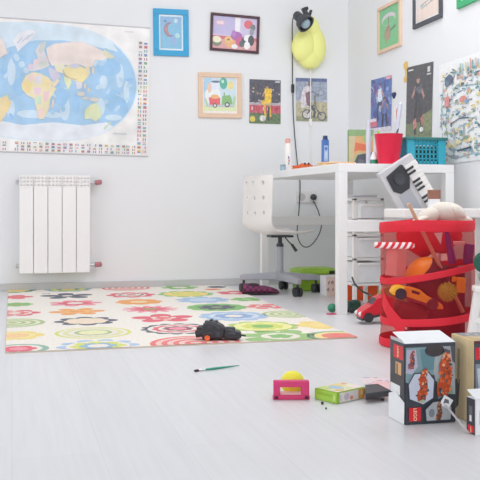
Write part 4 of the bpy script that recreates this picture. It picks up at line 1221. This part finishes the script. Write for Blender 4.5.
def big_ball():
    c = inb(427.5, 279, .022); r = .085
    root = thing('play_ball', c, 'burgundy ball with an orange panel inside the red hamper', 'ball')
    b = MB(); b.ball((0, 0, 0), r, 32)
    b.build('ball_body', M['burgundy'], root, smooth=True)
    p = MB(); n = 14
    ax = (cam_dir(R(180)) * .66 + Vector((0, 0, .68)) + cam_dir(R(-90)) * .22).normalized()
    q = ax.to_track_quat('Z', 'Y')
    prof = [(r * 1.012 * math.sin(R(t)), r * 1.012 * math.cos(R(t))) for t in (1, 8, 16, 24, 32, 40, 46, 50)]
    p.lathe(prof, (0, 0, 0), 28, ax, cap=False)
    p.build('orange_panel', M['orange'], root, smooth=True)
big_ball()
def toy_car():
    c = inb(417.5, 297.5, .128)
    root = thing('toy_car', c, 'orange toy racing car tilted against the hamper mesh', 'toy car', rot=(Matrix.Rotation(-YAW, 4, 'Z') @ Matrix.Rotation(R(18), 4, 'Y')).to_euler())
    out = [(-.105, -.012), (-.1, .012), (-.085, .024), (-.05, .026), (-.03, .03), (.0, .03), (.03, .018), (.06, .012), (.095, .004), (.104, -.012), (.08, -.018), (-.09, -.018)]
    MB().prism(out, -.012, .03, 'y').build('body', M['orange'], root, bevel=.005)
    MB().box((-.015, -.013, .016), (.03, .004, .010)).build('decal', M['burgundy'], root)
    MB().box((-.0, -.012, -.014), (.09, .012, .010)).build('side_skirt', M['maroon'], root, bevel=.003)
    for x in (-.066, .058):
        for y in (-.014, .03):
            w = MB(); w.lathe([(.006, -.006), (.018, -.007), (.021, -.003), (.021, .006), (.012, .008)], (x, y, -.006), 20, (0, 1, 0)); w.build('wheel', M['burgundy'], root, smooth=True)
toy_car()
def spiky():
    c = inb(447.5, 292, .125); r = .029
    b = MB(); b.ball((0, 0, 0), r, 20)
    rr = random.Random(4)
    for i in range(110):
        z = 1 - 2 * (i + .5) / 110; a = i * 2.39996
        d = Vector((math.sqrt(1 - z * z) * math.cos(a), math.sqrt(1 - z * z) * math.sin(a), z))
        b.cyl(d * r * .95, d * (r + .010), .0035, .001, 6)
    tag(b.build('spiky_ball', M['spike'], loc=c), 'mustard green spiky rubber ball inside the red hamper', 'ball')
spiky()
def orange_block():
    c = inb(460.5, 285, .10)
    root = thing('toy_block', c, 'small orange block right of the spiky ball', 'block', rot=(0, R(4), R(-20)))
    MB().box((0, 0, 0), (.032, .03, .056)).build('block', M['orange'], root, bevel=.003)
    MB().cyl((-.026, 0, .01), (-.026, 0, .03), .008, n=12).box((-.022, 0, .02), (.02, .012, .012)).build('peg', M['orange'], root, bevel=.002)
orange_block()
def in_basket_misc():
    a, b = inb(447, 232, .13), inb(452.5, 263, .12)
    m = MB(); m.cyl(b, a, .016, .009, 14); m.ball(a, .010, 12)
    tag(m.build('skittle', M['purple'], smooth=True), 'purple tapered skittle standing inside the red hamper', 'skittle')
    c = inb(468.5, 254, .04)
    tag(MB().box((0, 0, 0), (.03, .03, .078)).build('violet_block', M['purple'], bevel=.004, loc=c, rot=(0, R(6), 0)), 'violet block at the right side of the red hamper', 'block')
    a, b = inb(408.5, 203.5, .135), inb(463, 312, .03)
    tag(MB().cyl(b, a, .0075, .0065, 12).build('wooden_stick', M['stickwood'], smooth=True), 'thin wooden stick poking out of the red hamper', 'stick')
    c = inb(396, 262, .06)
    tag(MB().box((0, 0, 0), (.05, .06, .105)).build('pink_carton', M['pinkcard'], bevel=.003, loc=c, rot=(0, R(4), R(20))), 'pale pink carton in the left of the red hamper', 'carton')
    c = inb(410, 312, .05)
    tag(MB().box((0, 0, 0), (.12, .07, .06)).build('maroon_box', M['maroon'], bevel=.004, loc=c, rot=(R(6), R(16), R(-10))), 'maroon box below the orange toy car in the hamper', 'box')
    c = inb(436, 320, -.085)
    tag(MB().box((0, 0, 0), (.22, .10, .29)).build('cloth_bag', mat('crimson_bag_cloth', '#6c182c', .8, var=.15, scale=12, bump=.2), bevel=.03, loc=(c.x, c.y, .155), rot=(0, 0, -YAW)), 'large crimson cloth bag at the back of the red hamper', 'bag')
    c = inb(438, 238, .11)
    tag(MB().prism([(-.014, .018), (.016, .02), (.01, -.022)], -.004, .004, 'y').build('cream_scrap', M['card'], loc=c, rot=(0, 0, -YAW)), 'small cream triangle high inside the red hamper', 'scrap')
    c = inb(459, 243, .09)
    tag(MB().box((0, 0, 0), (.042, .012, .013)).build('pale_brick', M['pinkcard'], bevel=.002, loc=c, rot=(0, 0, -YAW)), 'pale toy brick right of the purple skittle', 'brick')
    # red cloth bundle that fills the top
    c = inb(428, 236, -.062)
    b = MB(); b.ball((0, 0, 0), (.138, .07, .075), 28)
    for v in b.bm.verts: v.co += v.co.normalized() * .012 * math.sin(v.co.x * 60 + v.co.z * 45) * math.cos(v.co.y * 50)
    tag(b.build('red_cloth', M['redcloth'], smooth=True, loc=c), 'crumpled red cloth filling the top of the hamper', 'cloth')
in_basket_misc()
def striped_sleeve():
    # a red and white striped sock hooked along the outside of the hamper
    m = bpy.data.materials.new('candy_stripe'); m.use_nodes = True
    nt = m.node_tree; p = nt.nodes['Principled BSDF']; p.inputs['Roughness'].default_value = .8
    tc = nt.nodes.new('ShaderNodeTexCoord')
    mp = nt.nodes.new('ShaderNodeMapping'); mp.inputs['Rotation'].default_value = (0, R(-28), YAW)
    wv = nt.nodes.new('ShaderNodeTexWave'); wv.inputs['Scale'].default_value = 17; wv.bands_direction = 'X'
    cr = nt.nodes.new('ShaderNodeValToRGB'); cr.color_ramp.interpolation = 'CONSTANT'
    cr.color_ramp.elements[0].color = lin('#e0243a'); cr.color_ramp.elements[1].color = lin('#f2e4e2'); cr.color_ramp.elements[1].position = .5
    nt.links.new(tc.outputs['Object'], mp.inputs['Vector']); nt.links.new(mp.outputs['Vector'], wv.inputs['Vector'])
    nt.links.new(wv.outputs['Fac'], cr.inputs['Fac']); nt.links.new(cr.outputs['Color'], p.inputs['Base Color'])
    b = MB(); pts = []
    fwd = math.atan2((-cam_dir(R(90))).y, (-cam_dir(R(90))).x)
    base = Vector((BCX, BCY, 0))
    for k in range(7):
        a = fwd - R(84) + R(58) * k / 6
        pts.append(Vector((math.cos(a) * (BR + .021), math.sin(a) * (BR + .018), .387 + .006 * k / 6)))
    pts.insert(0, pts[0] + cam_dir(R(150)) * .012 + Vector((0, 0, .001)))
    b.tube(pts, lambda t: .012 if .03 < t < .97 else .008, 14)
    o = b.build('striped_sock', m, smooth=True, loc=base)
    tag(o, 'red and white striped sock on the outside of the red hamper', 'sock')
striped_sleeve()

def bunny():
    c = at(441, 217, 3.31)
    root = thing('cream_plush', (c.x, c.y, c.z - .01), 'cream plush animal lying on top of the red hamper', 'soft toy', rz=-YAW)
    k = 3.31 / F_PX
    P = lambda px, py, y=0: ((px - 441) * k, y, (219.5 - py) * k)
    b = MB()
    b.ball(P(447, 211.5), (.068, .05, .038), 24, (0, R(6), 0)); b.build('body', M['cream'], root, smooth=True)
    MB().ball(P(430, 215), (.055, .045, .03), 22, (0, R(-22), 0)).build('head', M['cream'], root, smooth=True)
    MB().ball(P(456, 212, -.035), (.036, .03, .02), 20, (0, R(38), 0)).build('hind_leg', M['cream'], root, smooth=True)
    MB().ball(P(463, 219, -.02), (.036, .026, .014), 18, (0, R(14), 0)).build('paw', M['cream'], root, smooth=True)
    MB().ball(P(420, 219, -.02), (.04, .03, .012), 18, (0, R(-18), 0)).build('ear', M['cream'], root, smooth=True)
bunny()

# ---------------------------------------------------------------- left of the hamper
def red_car():
    c = on_z(377, 323)
    root = thing('toy_sports_car', (c.x, c.y, 0), 'glossy red toy car on the floor left of the hamper', 'toy car', rot=(0, R(-13), R(-6)))
    out = [(-.085, .03), (-.08, .052), (-.06, .062), (-.02, .074), (.01, .098), (.05, .1), (.085, .085), (.09, .04), (.085, .026), (-.08, .026)]
    MB().prism(out, -.045, .045, 'y').build('body', M['toyred'], root, bevel=.012, seg=3)
    MB().box((0, 0, .022), (.165, .082, .016)).build('chassis', M['softblack'], root, bevel=.004)
    for y in (-.03, .03): MB().ball((-.078, y, .046), (.011, .013, .010), 12).build('headlight', M['card'], root, smooth=True)
    MB().prism([(-.018, .0765), (.008, .0975), (.012, .095), (-.012, .073)], -.036, .036, 'y').build('windscreen', M['softblack'], root)
    for x in (-.05, .052):
        for y in (-.044, .044): MB().lathe([(.008, -.008), (.021, -.008), (.023, 0), (.021, .008), (.008, .008)], (x, y, .023), 20, (0, 1, 0)).build('wheel', M['black'], root, smooth=True)
    root.location.z = .020
red_car()
def olive_disc():
    c = on_z(378.5, 311)
    tag(MB().lathe([(.05, -.012), (.075, -.012), (.08, -.006), (.08, .006), (.075, .012), (.05, .012)], (0, 0, .08), 28, cam_dir(R(-75))).build('tambourine', M['olive'], smooth=True, loc=(at(391, 300, 4.02).x, at(391, 300, 4.02).y, 0)), 'olive round tambourine standing behind the red toy car', 'tambourine')
olive_disc()
def cord():
    b = MB(); b.tube([at(352, 277, 4.08), at(355, 284, 4.08), at(362, 291, 4.07), at(368, 294, 4.07), at(372, 297, 4.06), at(374, 303, 4.06), at(374.5, 310, 4.07), at(376, 317.0, 4.07)], .0042, 8)
    o = b.build('black_strap', M['black'], smooth=True)
    tag(o, 'black cord arching down beside the drawer tower', 'cord')
cord()

# ---------------------------------------------------------------- stool and plush at the right edge
def stool():
    base = on_z(468, 358)
    c = base + cam_dir(0) * .2
    root = thing('step_stool', (c.x, c.y, 0), 'white step stool with splayed legs at the right edge', 'stool', rz=-YAW)
    H = .235
    dirs = [Vector((-1, 0, 0)), Vector((0, -1, 0)), Vector((1, 0, 0)), Vector((0, 1, 0))]
    for d in dirs:
        b = MB(); n = Vector((-d.y, d.x, 0)) * .013; q = []
        for p in (d * .2, d * .165 + Vector((0, 0, H))): q.append([b._v(p + n + d * .014), b._v(p - n + d * .014), b._v(p - n - d * .014), b._v(p + n - d * .014)])
        b.bm.faces.new(q[0]); b.bm.faces.new(q[1])
        for k in range(4): b.bm.faces.new((q[0][k], q[0][(k + 1) % 4], q[1][(k + 1) % 4], q[1][k]))
        b.build('leg', M['white_plastic'], root, bevel=.003)
    for i in range(4):
        u, v = dirs[i] * .185 + Vector((0, 0, .135)), dirs[(i + 1) % 4] * .185 + Vector((0, 0, .135))
        t = (v - u); m_ = (u + v) / 2
        MB().box(m_, (t.length - .02, .012, .018), (0, 0, math.atan2(t.y, t.x))).build('stretcher', M['white_plastic'], root, bevel=.002)
    MB().prism([(-.182, -.02), (-.02, -.182), (.02, -.182), (.182, -.02), (.182, .02), (.02, .182), (-.02, .182), (-.182, .02)], H, H + .022, 'z').build('step_top', M['white_plastic'], root, bevel=.005)
    return root, H + .022
st_root, st_top = stool()
def plush():
    root = thing('green_plush', (*(st_root.location - cam_dir(0) * .062 + cam_dir(R(90)) * .03).xy, st_top + .001), 'dark green plush toy sitting on the white step stool', 'soft toy', rz=-YAW)
    b = MB(); b.ball((0, 0, .055), (.085, .07, .056), 22); b.build('body', M['forest'], root, smooth=True)
    MB().ball((-.005, -.01, .135), (.062, .055, .05), 20).build('head', M['sage'], root, smooth=True)
    for s in (-1, 1):
        MB().ball((s * .058, .0, .185), (.026, .018, .028), 14).build('ear', M['softblack'], root, smooth=True)
        MB().ball((s * .075, -.045, .03), (.03, .034, .028), 14).build('foot', M['sage'], root, smooth=True)
        MB().ball((s * .085, -.02, .08), (.03, .026, .036), 14).build('arm', M['forest'], root, smooth=True)
plush()

# ---------------------------------------------------------------- boxes in front on the right
LOGO = '#d8202e'
def letters(text, size, m, parent, loc, rot, name='lettering', th=.0004):
    cu = bpy.data.curves.new(name, 'FONT'); cu.body = text; cu.size = size; cu.extrude = th; cu.align_x = 'CENTER'; cu.align_y = 'CENTER'
    tmp = bpy.data.objects.new('tmp_text', cu); C.objects.link(tmp)
    dg = bpy.context.evaluated_depsgraph_get()
    me = bpy.data.meshes.new_from_object(tmp.evaluated_get(dg))
    bpy.data.objects.remove(tmp)
    me.materials.clear(); me.materials.append(m)
    o = bpy.data.objects.new(name, me); C.objects.link(o); o.parent = parent; o.location = loc; o.rotation_euler = rot
    return o
M['lettering'] = mat('cream_lettering', '#f4e6b8', .5)
M['logored'] = mat('logo_red', LOGO, .4)
M['white_ink'] = mat('white_ink', '#f2f2f2', .5)

rob = random.Random(77)
def robot(A, x, y, s, c1='#d8602c', c2='#b8481e'):
    """an upright toy machine printed on a box: many small plates about a bent spine"""
    spine = [(.10, -.5, .05), (.06, -.36, .12), (.0, -.2, .15), (.04, -.04, .17), (.06, .1, .16), (-.02, .24, .2), (-.04, .38, .19), (-.06, .5, .14)]
    A.poly([(x + (cx - w) * s * .8, y + cy * s) for cx, cy, w in spine] + [(x + (cx + w) * s * .8, y + cy * s) for cx, cy, w in reversed(spine)], c2)
    for i in range(60):
        t = rob.random() * 6.99; k = int(t); f = t - k
        cx, cy, w = [p + (q - p) * f for p, q in zip(spine[k], spine[k + 1])]
        px = x + (cx + rob.uniform(-1.15, 1.15) * w) * s * .8; py = y + cy * s
        u, v = rob.uniform(.03, .09) * s, rob.uniform(.03, .1) * s; a = rob.uniform(-.5, .5)
        col = rob.choice([c1, c1, c1, c2, c2, '#e8804a', '#4a4448', '#54565e', '#3a3a42', '#8a3a22', '#e0b090'])
        q = [(-u / 2, -v / 2), (u / 2, -v / 2 * .7), (u / 2 * .8, v / 2), (-u / 2, v / 2 * .8)]
        A.poly([(px + m_ * math.cos(a) - n_ * math.sin(a), py + m_ * math.sin(a) + n_ * math.cos(a)) for m_, n_ in q], col)

def toy_box_a():
    p0, p1, pl = on_z(405, 425.3), on_z(455.5, 422), on_z(391.3, 417)
    w = (p1 - p0).length; d = .088; h = .2
    ang = math.atan2((p1 - p0).y, (p1 - p0).x)
    root = thing('construction_toy_box', (p0.x, p0.y, 0), 'dark construction toy box with orange vehicles, open white top flap', 'box', rz=ang)
    MB().box((w / 2, d / 2, h / 2), (w, d, h)).build('carton', M['boxblack'], root, bevel=.0015)
    # front print
    A = Art(w - .003, h - .003, 0, 0, 1, 1.5); A.rect(0, 0, 1, 1.5, '#3a3e48')
    A.poly([(0, .06), (.96, .06), (1, .2), (1, .98), (.8, .96), (.66, 1.06), (.62, .6), (.28, .56), (.1, .76), (0, .7)], '#7c979c')
    A.poly([(.46, .06), (.98, .06), (1, .98), (.84, .94), (.6, .7)], '#a3a9ac'); A.poly([(.28, .1), (.6, .06), (.56, .5), (.34, .5)], '#5f868e'); A.poly([(.62, .66), (.9, .72), (.96, .96), (.7, .98)], '#7fa28c')
    A.ell(.58, .13, .2, .12, '#3d3638'); A.poly([(.9, .06), (1, .06), (1, .4), (.94, .34)], '#4d5158')
    A.poly([(.02, .1), (.2, .1), (.24, .42), (.13, .56), (.0, .54)], '#b4b0c4'); robot(A, .12, .29, .34, '#c8604a', '#8a4a52')
    A.poly([(.04, .74), (.16, .54), (.46, .52), (.58, .68), (.56, 1.04), (.34, 1.16), (.06, 1.04)], '#3a3e48'); A.poly([(.055, .75), (.17, .56), (.45, .545), (.56, .69), (.54, 1.02), (.34, 1.13), (.075, 1.02)], '#c2c8d8')
    robot(A, .33, .77, .6); A.ell(.32, 1.07, .06, .03, '#a8b494')
    robot(A, .77, .56, .86)
    A.poly([(.36, 1.22), (.52, 1.08), (.78, 1.06), (.92, 1.2), (.9, 1.46), (.38, 1.46)], '#3a3e48'); A.poly([(.38, 1.23), (.53, 1.1), (.77, 1.08), (.9, 1.21), (.88, 1.44), (.4, 1.44)], '#aab0b4')
    A.ell(.5, 1.3, .06, .08, '#7c8288'); robot(A, .65, 1.26, .36, '#9a6a50', '#6a4438')
    A.build('printed_front', root, INK, (w / 2, -.0012, h / 2))
    fx = Euler((R(90), 0, 0))
    lg = MB().box((.025, -.0035, .026), (.031, .002, .033)).build('red_logo', M['logored'], root)
    letters('LEGO', .0125, M['lettering'], lg, (.0245, -.0048, .026), Euler((R(90), R(90), 0)))
    # left side print
    S = Art(d - .002, h - .002, 0, 0, 1, 2.2); S.rect(0, 0, 1, 2.2, '#3e424a'); S.rect(.1, .9, .98, 2.2, '#e9ebee')
    S.rect(.24, .08, .9, .46, LOGO); S.rect(.38, .56, .78, 1.1, '#d8a878'); S.rect(.44, .6, .56, 1.06, '#8a6a48'); S.rect(.02, 1.0, .98, 1.4, '#f0f1f4')
    S.poly([(0, .9), (0, 1.7), (.3, 1.5), (1, 1.9), (1, .9)], '#3e424a'); S.rect(.02, .96, .94, 1.5, '#3e424a'); S.rect(.02, 1.2, .7, 1.46, '#eef0f2')
    S.poly([(.5, 1.62), (.66, 1.6), (.68, 1.86), (.52, 1.88)], '#8a8470'); S.poly([(.56, 1.7), (.62, 1.7), (.64, 1.84), (.57, 1.84)], '#5a584e')
    so = S.build('printed_side', root, INK, (-.0012, d / 2, h / 2), (0, 0, R(-90)))
    letters('LEGO', .011, M['lettering'], root, (-.0022, d * .43, h * .875), Euler((R(90), R(90), R(-90))))
    # flaps
    t = MB(); tilt = R(12)
    t.plate([(0.0, 0.001, h + .001), (w, 0.001, h + .001), (w * .99, math.cos(tilt) * .086, h + math.sin(tilt) * .086), (.004, math.cos(tilt) * .086, h + math.sin(tilt) * .086)], .0012)
    t.build('top_flap', M['card'], root)
    s = MB(); s.plate([(-.001, d * .95, h), (-.001, .004, h), (-.006, .01, h + .010), (-.008, d * .8, h + .010)], .001); s.build('side_flap', M['silver'], root)
    f = MB(); f.plate([(-.0025, .002, .001), (-.0025, .0, .055), (-.005, d * .55, .074), (-.006, d * .98, .062), (-.006, d * .98, .001)], .001); f.build('torn_flap', M['card'], root)
    return root, w, d, h
boxa, wa, da, ha = toy_box_a()

def toy_box_b():
    p = on_z(473.3, 425)
    w, d, h = .15, .115, .209
    root = thing('cardboard_toy_box', (p.x, p.y, 0), 'brown cardboard box with dark printed front at the right edge', 'box', rz=R(-2))
    MB().box((w / 2, d / 2, h / 2), (w, d, h)).build('carton', M['tan'], root, bevel=.0015)
    A = Art(w - .002, h - .004, 0, 0, 1, 1.5); A.rect(0, 0, 1, 1.5, '#454a54'); A.rect(.03, .12, .24, .34, LOGO); A.rect(0, 0, 1, .06, '#5a2c34')
    A.rect(.03, .42, .3, 1.1, '#8a929e'); robot(A, .6, .7, .9, '#6a7a90', '#4a5868'); A.poly([(.05, .5), (.22, .46), (.24, .8), (.08, .9)], '#c4c8d0')
    A.build('printed_front', root, INK, (w / 2, -.0012, h / 2))
    letters('LEGO', .011, M['lettering'], root, (w * .135, -.0022, h * .85), Euler((R(90), R(90), 0)))
    T = Art(w - .01, d - .01); T.rect(0, 0, 1, 1, '#d8bd90'); T.poly([(0, .0), (.5, .0), (.42, .6), (0, .5)], '#8c9094'); T.ell(.24, .3, .12, .14, '#b8bcc0'); T.ell(.24, .3, .06, .07, '#6a7074'); T.rect(.5, .2, .9, .6, '#b4a888')
    T.build('printed_top', root, INK, (w / 2, d / 2, h + .0012), (R(-90), 0, 0))
    S = Art(d - .004, h - .004, 0, 0, 1, 2); S.rect(0, 0, 1, 2, '#ead2a2'); S.poly([(0, 1.1), (.42, 1.05), (.34, 1.7), (0, 2)], '#4a4640'); S.poly([(.3, .3), (.42, .3), (.38, 1.2), (.28, 1.1)], '#b09460'); S.rect(.8, 0, 1, 2, '#e2cc9e')
    S.build('printed_side', root, INK, (-.0012, d / 2, h / 2), (0, 0, R(-90)))
toy_box_b()
def toy_box_c():
    p = on_z(475.5, 436)
    w, d, h = .12, .036, .086
    root = thing('small_toy_box', (p.x, p.y, 0), 'small black and white box in front of the cardboard box', 'box', rz=R(3))
    MB().box((w / 2, d / 2, h / 2), (w, d, h)).build('carton', M['card'], root, bevel=.001)
    S = Art(d - .002, h - .002, 0, 0, 1, 2.3); S.rect(0, 0, 1, 2.3, '#3a3c44'); S.rect(.16, 1.75, .9, 2.2, LOGO); S.rect(.3, .5, .7, 1.5, '#6a6c74'); S.rect(.35, 1.1, .6, 1.5, '#e8e8e8')
    S.build('printed_side', root, INK, (-.0012, d / 2, h / 2), (0, 0, R(-90)))
    A = Art(w - .002, h - .002); A.rect(0, 0, 1, 1, '#eeeef0'); A.rect(.08, .3, .3, .7, '#d8505a'); A.rect(.5, .2, .9, .8, '#5a6470'); A.build('printed_front', root, INK, (w / 2, -.0012, h / 2))
    letters('LEGO', .006, M['lettering'], root, (-.0022, d * .46, h * .13), Euler((R(90), R(90), R(-90))))
    f = MB(); f.plate([(0, 0, h + .001), (w, 0, h + .001), (w, d, h + .016), (0, d, h + .016)], .001)
    f.build('open_flap', M['card'], root)
toy_box_c()
def paper_strip():
    a = on_z(468.5, 433, .003); b = boxa.matrix_world
    ang = boxa.rotation_euler.z
    o = Vector((boxa.location.x, boxa.location.y, 0)) + Matrix.Rotation(ang, 3, 'Z') @ Vector((wa * .76, -.006, .047))
    root = thing('paper_tag_strip', (o.x, o.y, o.z), 'white square tag on a grey strip leaning against the dark toy box', 'tag', rz=ang)
    d = Matrix.Rotation(-ang, 3, 'Z') @ (a - o)
    st = MB(); n = d.cross(Vector((0, 0, 1))).normalized() * .003
    st.plate([n, -n, d - n, d + n], .0012)
    st.build('strip', M['silver'], root)
    A = Art(.028, .026); A.rect(0, 0, 1, 1, '#f2f3f4'); A.poly([(.2, .3), (.6, .2), (.8, .5), (.5, .6), (.3, .8)], '#6a7078')
    A.build('square_tag', root, INK, (0.004, -.0015, .006), (0, R(32), 0))
paper_strip()

# ---------------------------------------------------------------- small toys on the bare floor
def pink_frame():
    c = on_z(291.5, 400); k = (F_PX * CAM_H / (400 - HORIZON)) / F_PX
    root = thing('pink_toy_frame', (c.x, c.y, 0), 'raspberry pink toy frame with a window, before the yellow ball', 'toy', rz=-YAW + R(1))
    w, h, d = 37 * k, 19 * k, .022
    b = MB()
    b.box((0, d / 2, h - .009), (w * .97, d, .018)).box((0, d / 2, .0065), (w, d, .013))
    b.box((-w * .395, d / 2, h / 2), (w * .18, d, h - .022)).box((w * .375, d / 2, h / 2), (w * .22, d, h - .022))
    b.build('frame_body', M['pink'], root, bevel=.003)
    lip = MB(); lip.box((0, d / 2 + .012, .014), (w * .68, d + .01, .005)); lip.build('shelf', M['pinkcard'], root, bevel=.001)
    MB().box((-w * .41, -.0006, .007), (.010, .003, .007)).box((w * .41, -.0006, .007), (.010, .003, .007)).build('feet', M['burgundy'], root)
pink_frame()
def yellow_ball():
    c = on_z(292.5, 394.8); r = .0342
    tag(MB().ball((0, 0, r), r, 32).build('yellow_ball', M['ballyellow'], smooth=True, loc=(c.x, c.y, 0)), 'yellow ball on the floor behind the pink toy frame', 'ball')
yellow_ball()
def lime_box():
    p0, pl, pr = on_z(337, 404.3), on_z(312.5, 399.5), on_z(365, 398)
    ang = math.atan2((pr - p0).y, (pr - p0).x)
    w, d, h = (pr - p0).length, (pl - p0).length, .031
    root = thing('puzzle_box', (p0.x, p0.y, 0), 'flat lime green puzzle box with a colourful top', 'box', rz=ang)
    MB().box((w / 2, d / 2, h / 2), (w, d, h)).build('carton', M['lime'], root, bevel=.002)
    T = Art(w - .002, d - .002); T.rect(0, 0, 1, 1, '#e6e0bc'); T.rect(.02, .04, .3, .5, '#c4d878'); T.ell(.4, .45, .16, .3, '#a4c4dc'); T.poly([(.5, .0), (.8, .0), (.75, .5), (.55, .4)], '#ecd48c'); T.rect(.7, .5, 1, 1, '#f0e4d8'); T.ell(.25, .8, .14, .14, '#e4c078'); T.ell(.6, .75, .1, .14, '#d4e0a8'); T.ell(.88, .2, .08, .12, '#e0a8a0')
    T.build('printed_top', root, INK, (w / 2, d / 2, h + .001), (R(-90), 0, 0))
    A = Art(w - .002, h - .004, 0, 0, 4, 1); A.rect(0, 0, 4, 1, '#e4dcda'); A.rect(0, 0, .3, 1, '#8cb83c'); A.rect(.45, .2, .5, .8, '#3c5a28'); A.ell(1.3, .5, .4, .34, '#c8bcc8'); A.ell(2, .7, .25, .2, '#e08c78'); A.rect(3, 0, 4, 1, '#dca85c'); A.ell(3.5, .4, .2, .25, '#f0d094')
    A.build('printed_long_side', root, INK, (w / 2, -.0011, h / 2))
    S = Art(d - .002, h - .004, 0, 0, 2, 1); S.rect(0, 0, 2, 1, '#a4cc4a'); S.rect(.2, .2, 1.7, .5, '#94be3c'); S.rect(1.7, .25, 1.86, .8, '#c8dc88')
    S.build('printed_short_side', root, INK, (-.0011, d / 2, h / 2), (0, 0, R(-90)))
lime_box()
def tablet():
    q = [on_z(364.5, 399.5), on_z(392, 396.5), on_z(389, 386), on_z(372, 385)]
    b = MB(); b.prism([(p.x, p.y) for p in q], .0005, .012, 'z')
    tag(b.build('pink_board', M['pinkcard'], bevel=.001), 'pale pink board on the floor under the dark slab', 'board')
    z = .0125
    q = [on_z(365.5, 393.8, z + .016), on_z(391, 390.0, z + .016), on_z(378, 383.5, z + .016), on_z(365, 384.8, z + .016)]
    b = MB(); b.prism([(p.x, p.y) for p in q], z, z + .016, 'z')
    tag(b.build('dark_slab', M['softblack'], bevel=.002), 'dark charcoal slab beside the puzzle box', 'slab')
    q = [on_z(372, 383.6), on_z(391, 384.3), on_z(390, 378.6), on_z(376, 379)]
    A = Art(.11, .1); A.rect(0, 0, 1, 1, '#ecdde0'); rr = random.Random(8)
    for i in range(12): A.ell(rr.random(), rr.random(), .07, .05, rr.choice(['#d88a98', '#9aa4cc', '#e8b8c0', '#c46a80']), n=8)
    c = on_z(380, 381.2); tag(A.build('pink_leaflet', None, INK, (c.x, c.y, .0012), (R(-90), 0, R(-20))), 'pink patterned leaflet lying behind the dark slab', 'leaflet')
tablet()
def crumbs():
    for (px, py, s, lb) in ((322.3, 404.6, .0042, 'larger dark bead on the floor in front of the puzzle box'), (326, 409.3, .0028, 'tiny dark bead nearest the camera before the puzzle box'), (382.5, 401, .0042, 'dark bead on the floor left of the dark toy box')):
        c = on_z(px, py)
        b = MB(); b.ball((0, 0, s), (s, s * .9, s), 12)
        tag(b.build('bead', M['black'], smooth=True, loc=(c.x, c.y, 0)), lb, 'bead', 'dark beads on the floor')
crumbs()
def paintbrush():
    a, b = on_z(194, 372.2), on_z(239.5, 366.6)
    d = b - a; L = d.length
    root = thing('paintbrush', (a.x, a.y, .0042), 'green paintbrush with dark bristles on the bare floor', 'brush', rz=math.atan2(d.y, d.x))
    MB().lathe([(.0012, 0), (.0038, .004), (.0042, .012), (.003, .018)], (0, 0, 0), 12, (1, 0, 0)).build('bristles', M['brush'], root, smooth=True)
    MB().lathe([(.003, .017), (.0034, .022), (.0030, .043)], (0, 0, 0), 12, (1, 0, 0)).build('ferrule', M['chrome'], root, smooth=True)
    MB().lathe([(.0031, .042), (.0042, .07), (.0034, L * .6), (.0016, L - .01), (.0008, L)], (0, 0, 0), 12, (1, 0, 0)).build('handle', M['brushgreen'], root, smooth=True)
paintbrush()
def blaster():
    c = on_z(214.5, 341.2); Z = F_PX * CAM_H / (341.2 - HORIZON); k = Z / F_PX
    root = thing('toy_blaster', (c.x, c.y, .0068), 'black toy blaster lying on the rug beside an orange wheel', 'toy', rz=-YAW + R(-4))
    P = lambda px, py: ((px - 212) * k, (337.5 - py) * k)
    MB().prism([P(200, 337), P(199, 327), P(201, 321), P(206, 318.3), P(213, 319.2), P(220, 323), P(223, 326), P(222, 336)], -.03, .035, 'y').build('body', M['black'], root, bevel=.010, seg=3)
    MB().prism([P(221, 336), P(221, 327), P(226, 326), P(238, 329.5), P(239.5, 335), P(234, 337)], -.02, .03, 'y').build('stock', M['black'], root, bevel=.006)
    MB().prism([P(221, 327.5), P(221, 325), P(232, 325), P(233, 328.6)], -.012, .02, 'y').build('rail', M['softblack'], root, bevel=.003)
    b = MB(); 
    a0, a1 = P(203, 330), P(193.5, 332); b.cyl((a0[0], -.01, a0[1]), (a1[0], -.01, a1[1]), .016, .014, 16)
    a0, a1 = P(202, 327), P(195.5, 327); b.cyl((a0[0], .012, a0[1]), (a1[0], .012, a1[1]), .011, .011, 14)
    a0 = P(197, 327.2); b.box((a0[0], -.005, a0[1]), (.02, .02, .018))
    b.build('muzzle', M['black'], root, smooth=True)
    t = MB(); a0, a1 = P(237, 332.5), P(243.5, 333.5); t.cyl((a0[0], 0, a0[1]), (a1[0], 0, a1[1]), .004, .003, 10); t.build('strap_pin', M['black'], root, smooth=True)
    for px, py, w_, h_, y_ in ((209, 323.5, .022, .014, -.031), (216, 331, .02, .02, -.031), (208, 330.5, .018, .010, -.031), (230, 331, .03, .010, -.021)):
        q_ = P(px, py); MB().box((q_[0], y_, q_[1]), (w_, .008, h_)).build('side_panel', M['softblack'], root, bevel=.003)
    tp = MB()
    for px, py in ((204, 319.6), (209, 318.0), (214, 319.4)):
        q_ = P(px, py); tp.box((q_[0], 0, q_[1]), (.012, .03, .008))
    tp.build('top_rail', M['softblack'], root, bevel=.002)
    sl = MB(); sl.tube([(P(202, 321)[0], -.033, P(202, 321)[1]), (P(207, 320)[0], -.036, P(207, 321)[1]), (P(213, 321)[0], -.034, P(213, 322.5)[1]), (P(218, 325)[0], -.034, P(218, 326)[1])], .004, 8)
    sl.build('seam', M['softblack'], root, smooth=True)
    q = P(205.8, 336.0)
    MB().lathe([(.004, -.005), (.010, -.006), (.0115, 0), (.010, .006), (.004, .006)], (q[0], -.042, .0118), 20, (.25, -1, 0)).build('orange_wheel', mat('bright_orange_plastic', '#f0703a', .4), root, smooth=True)
blaster()
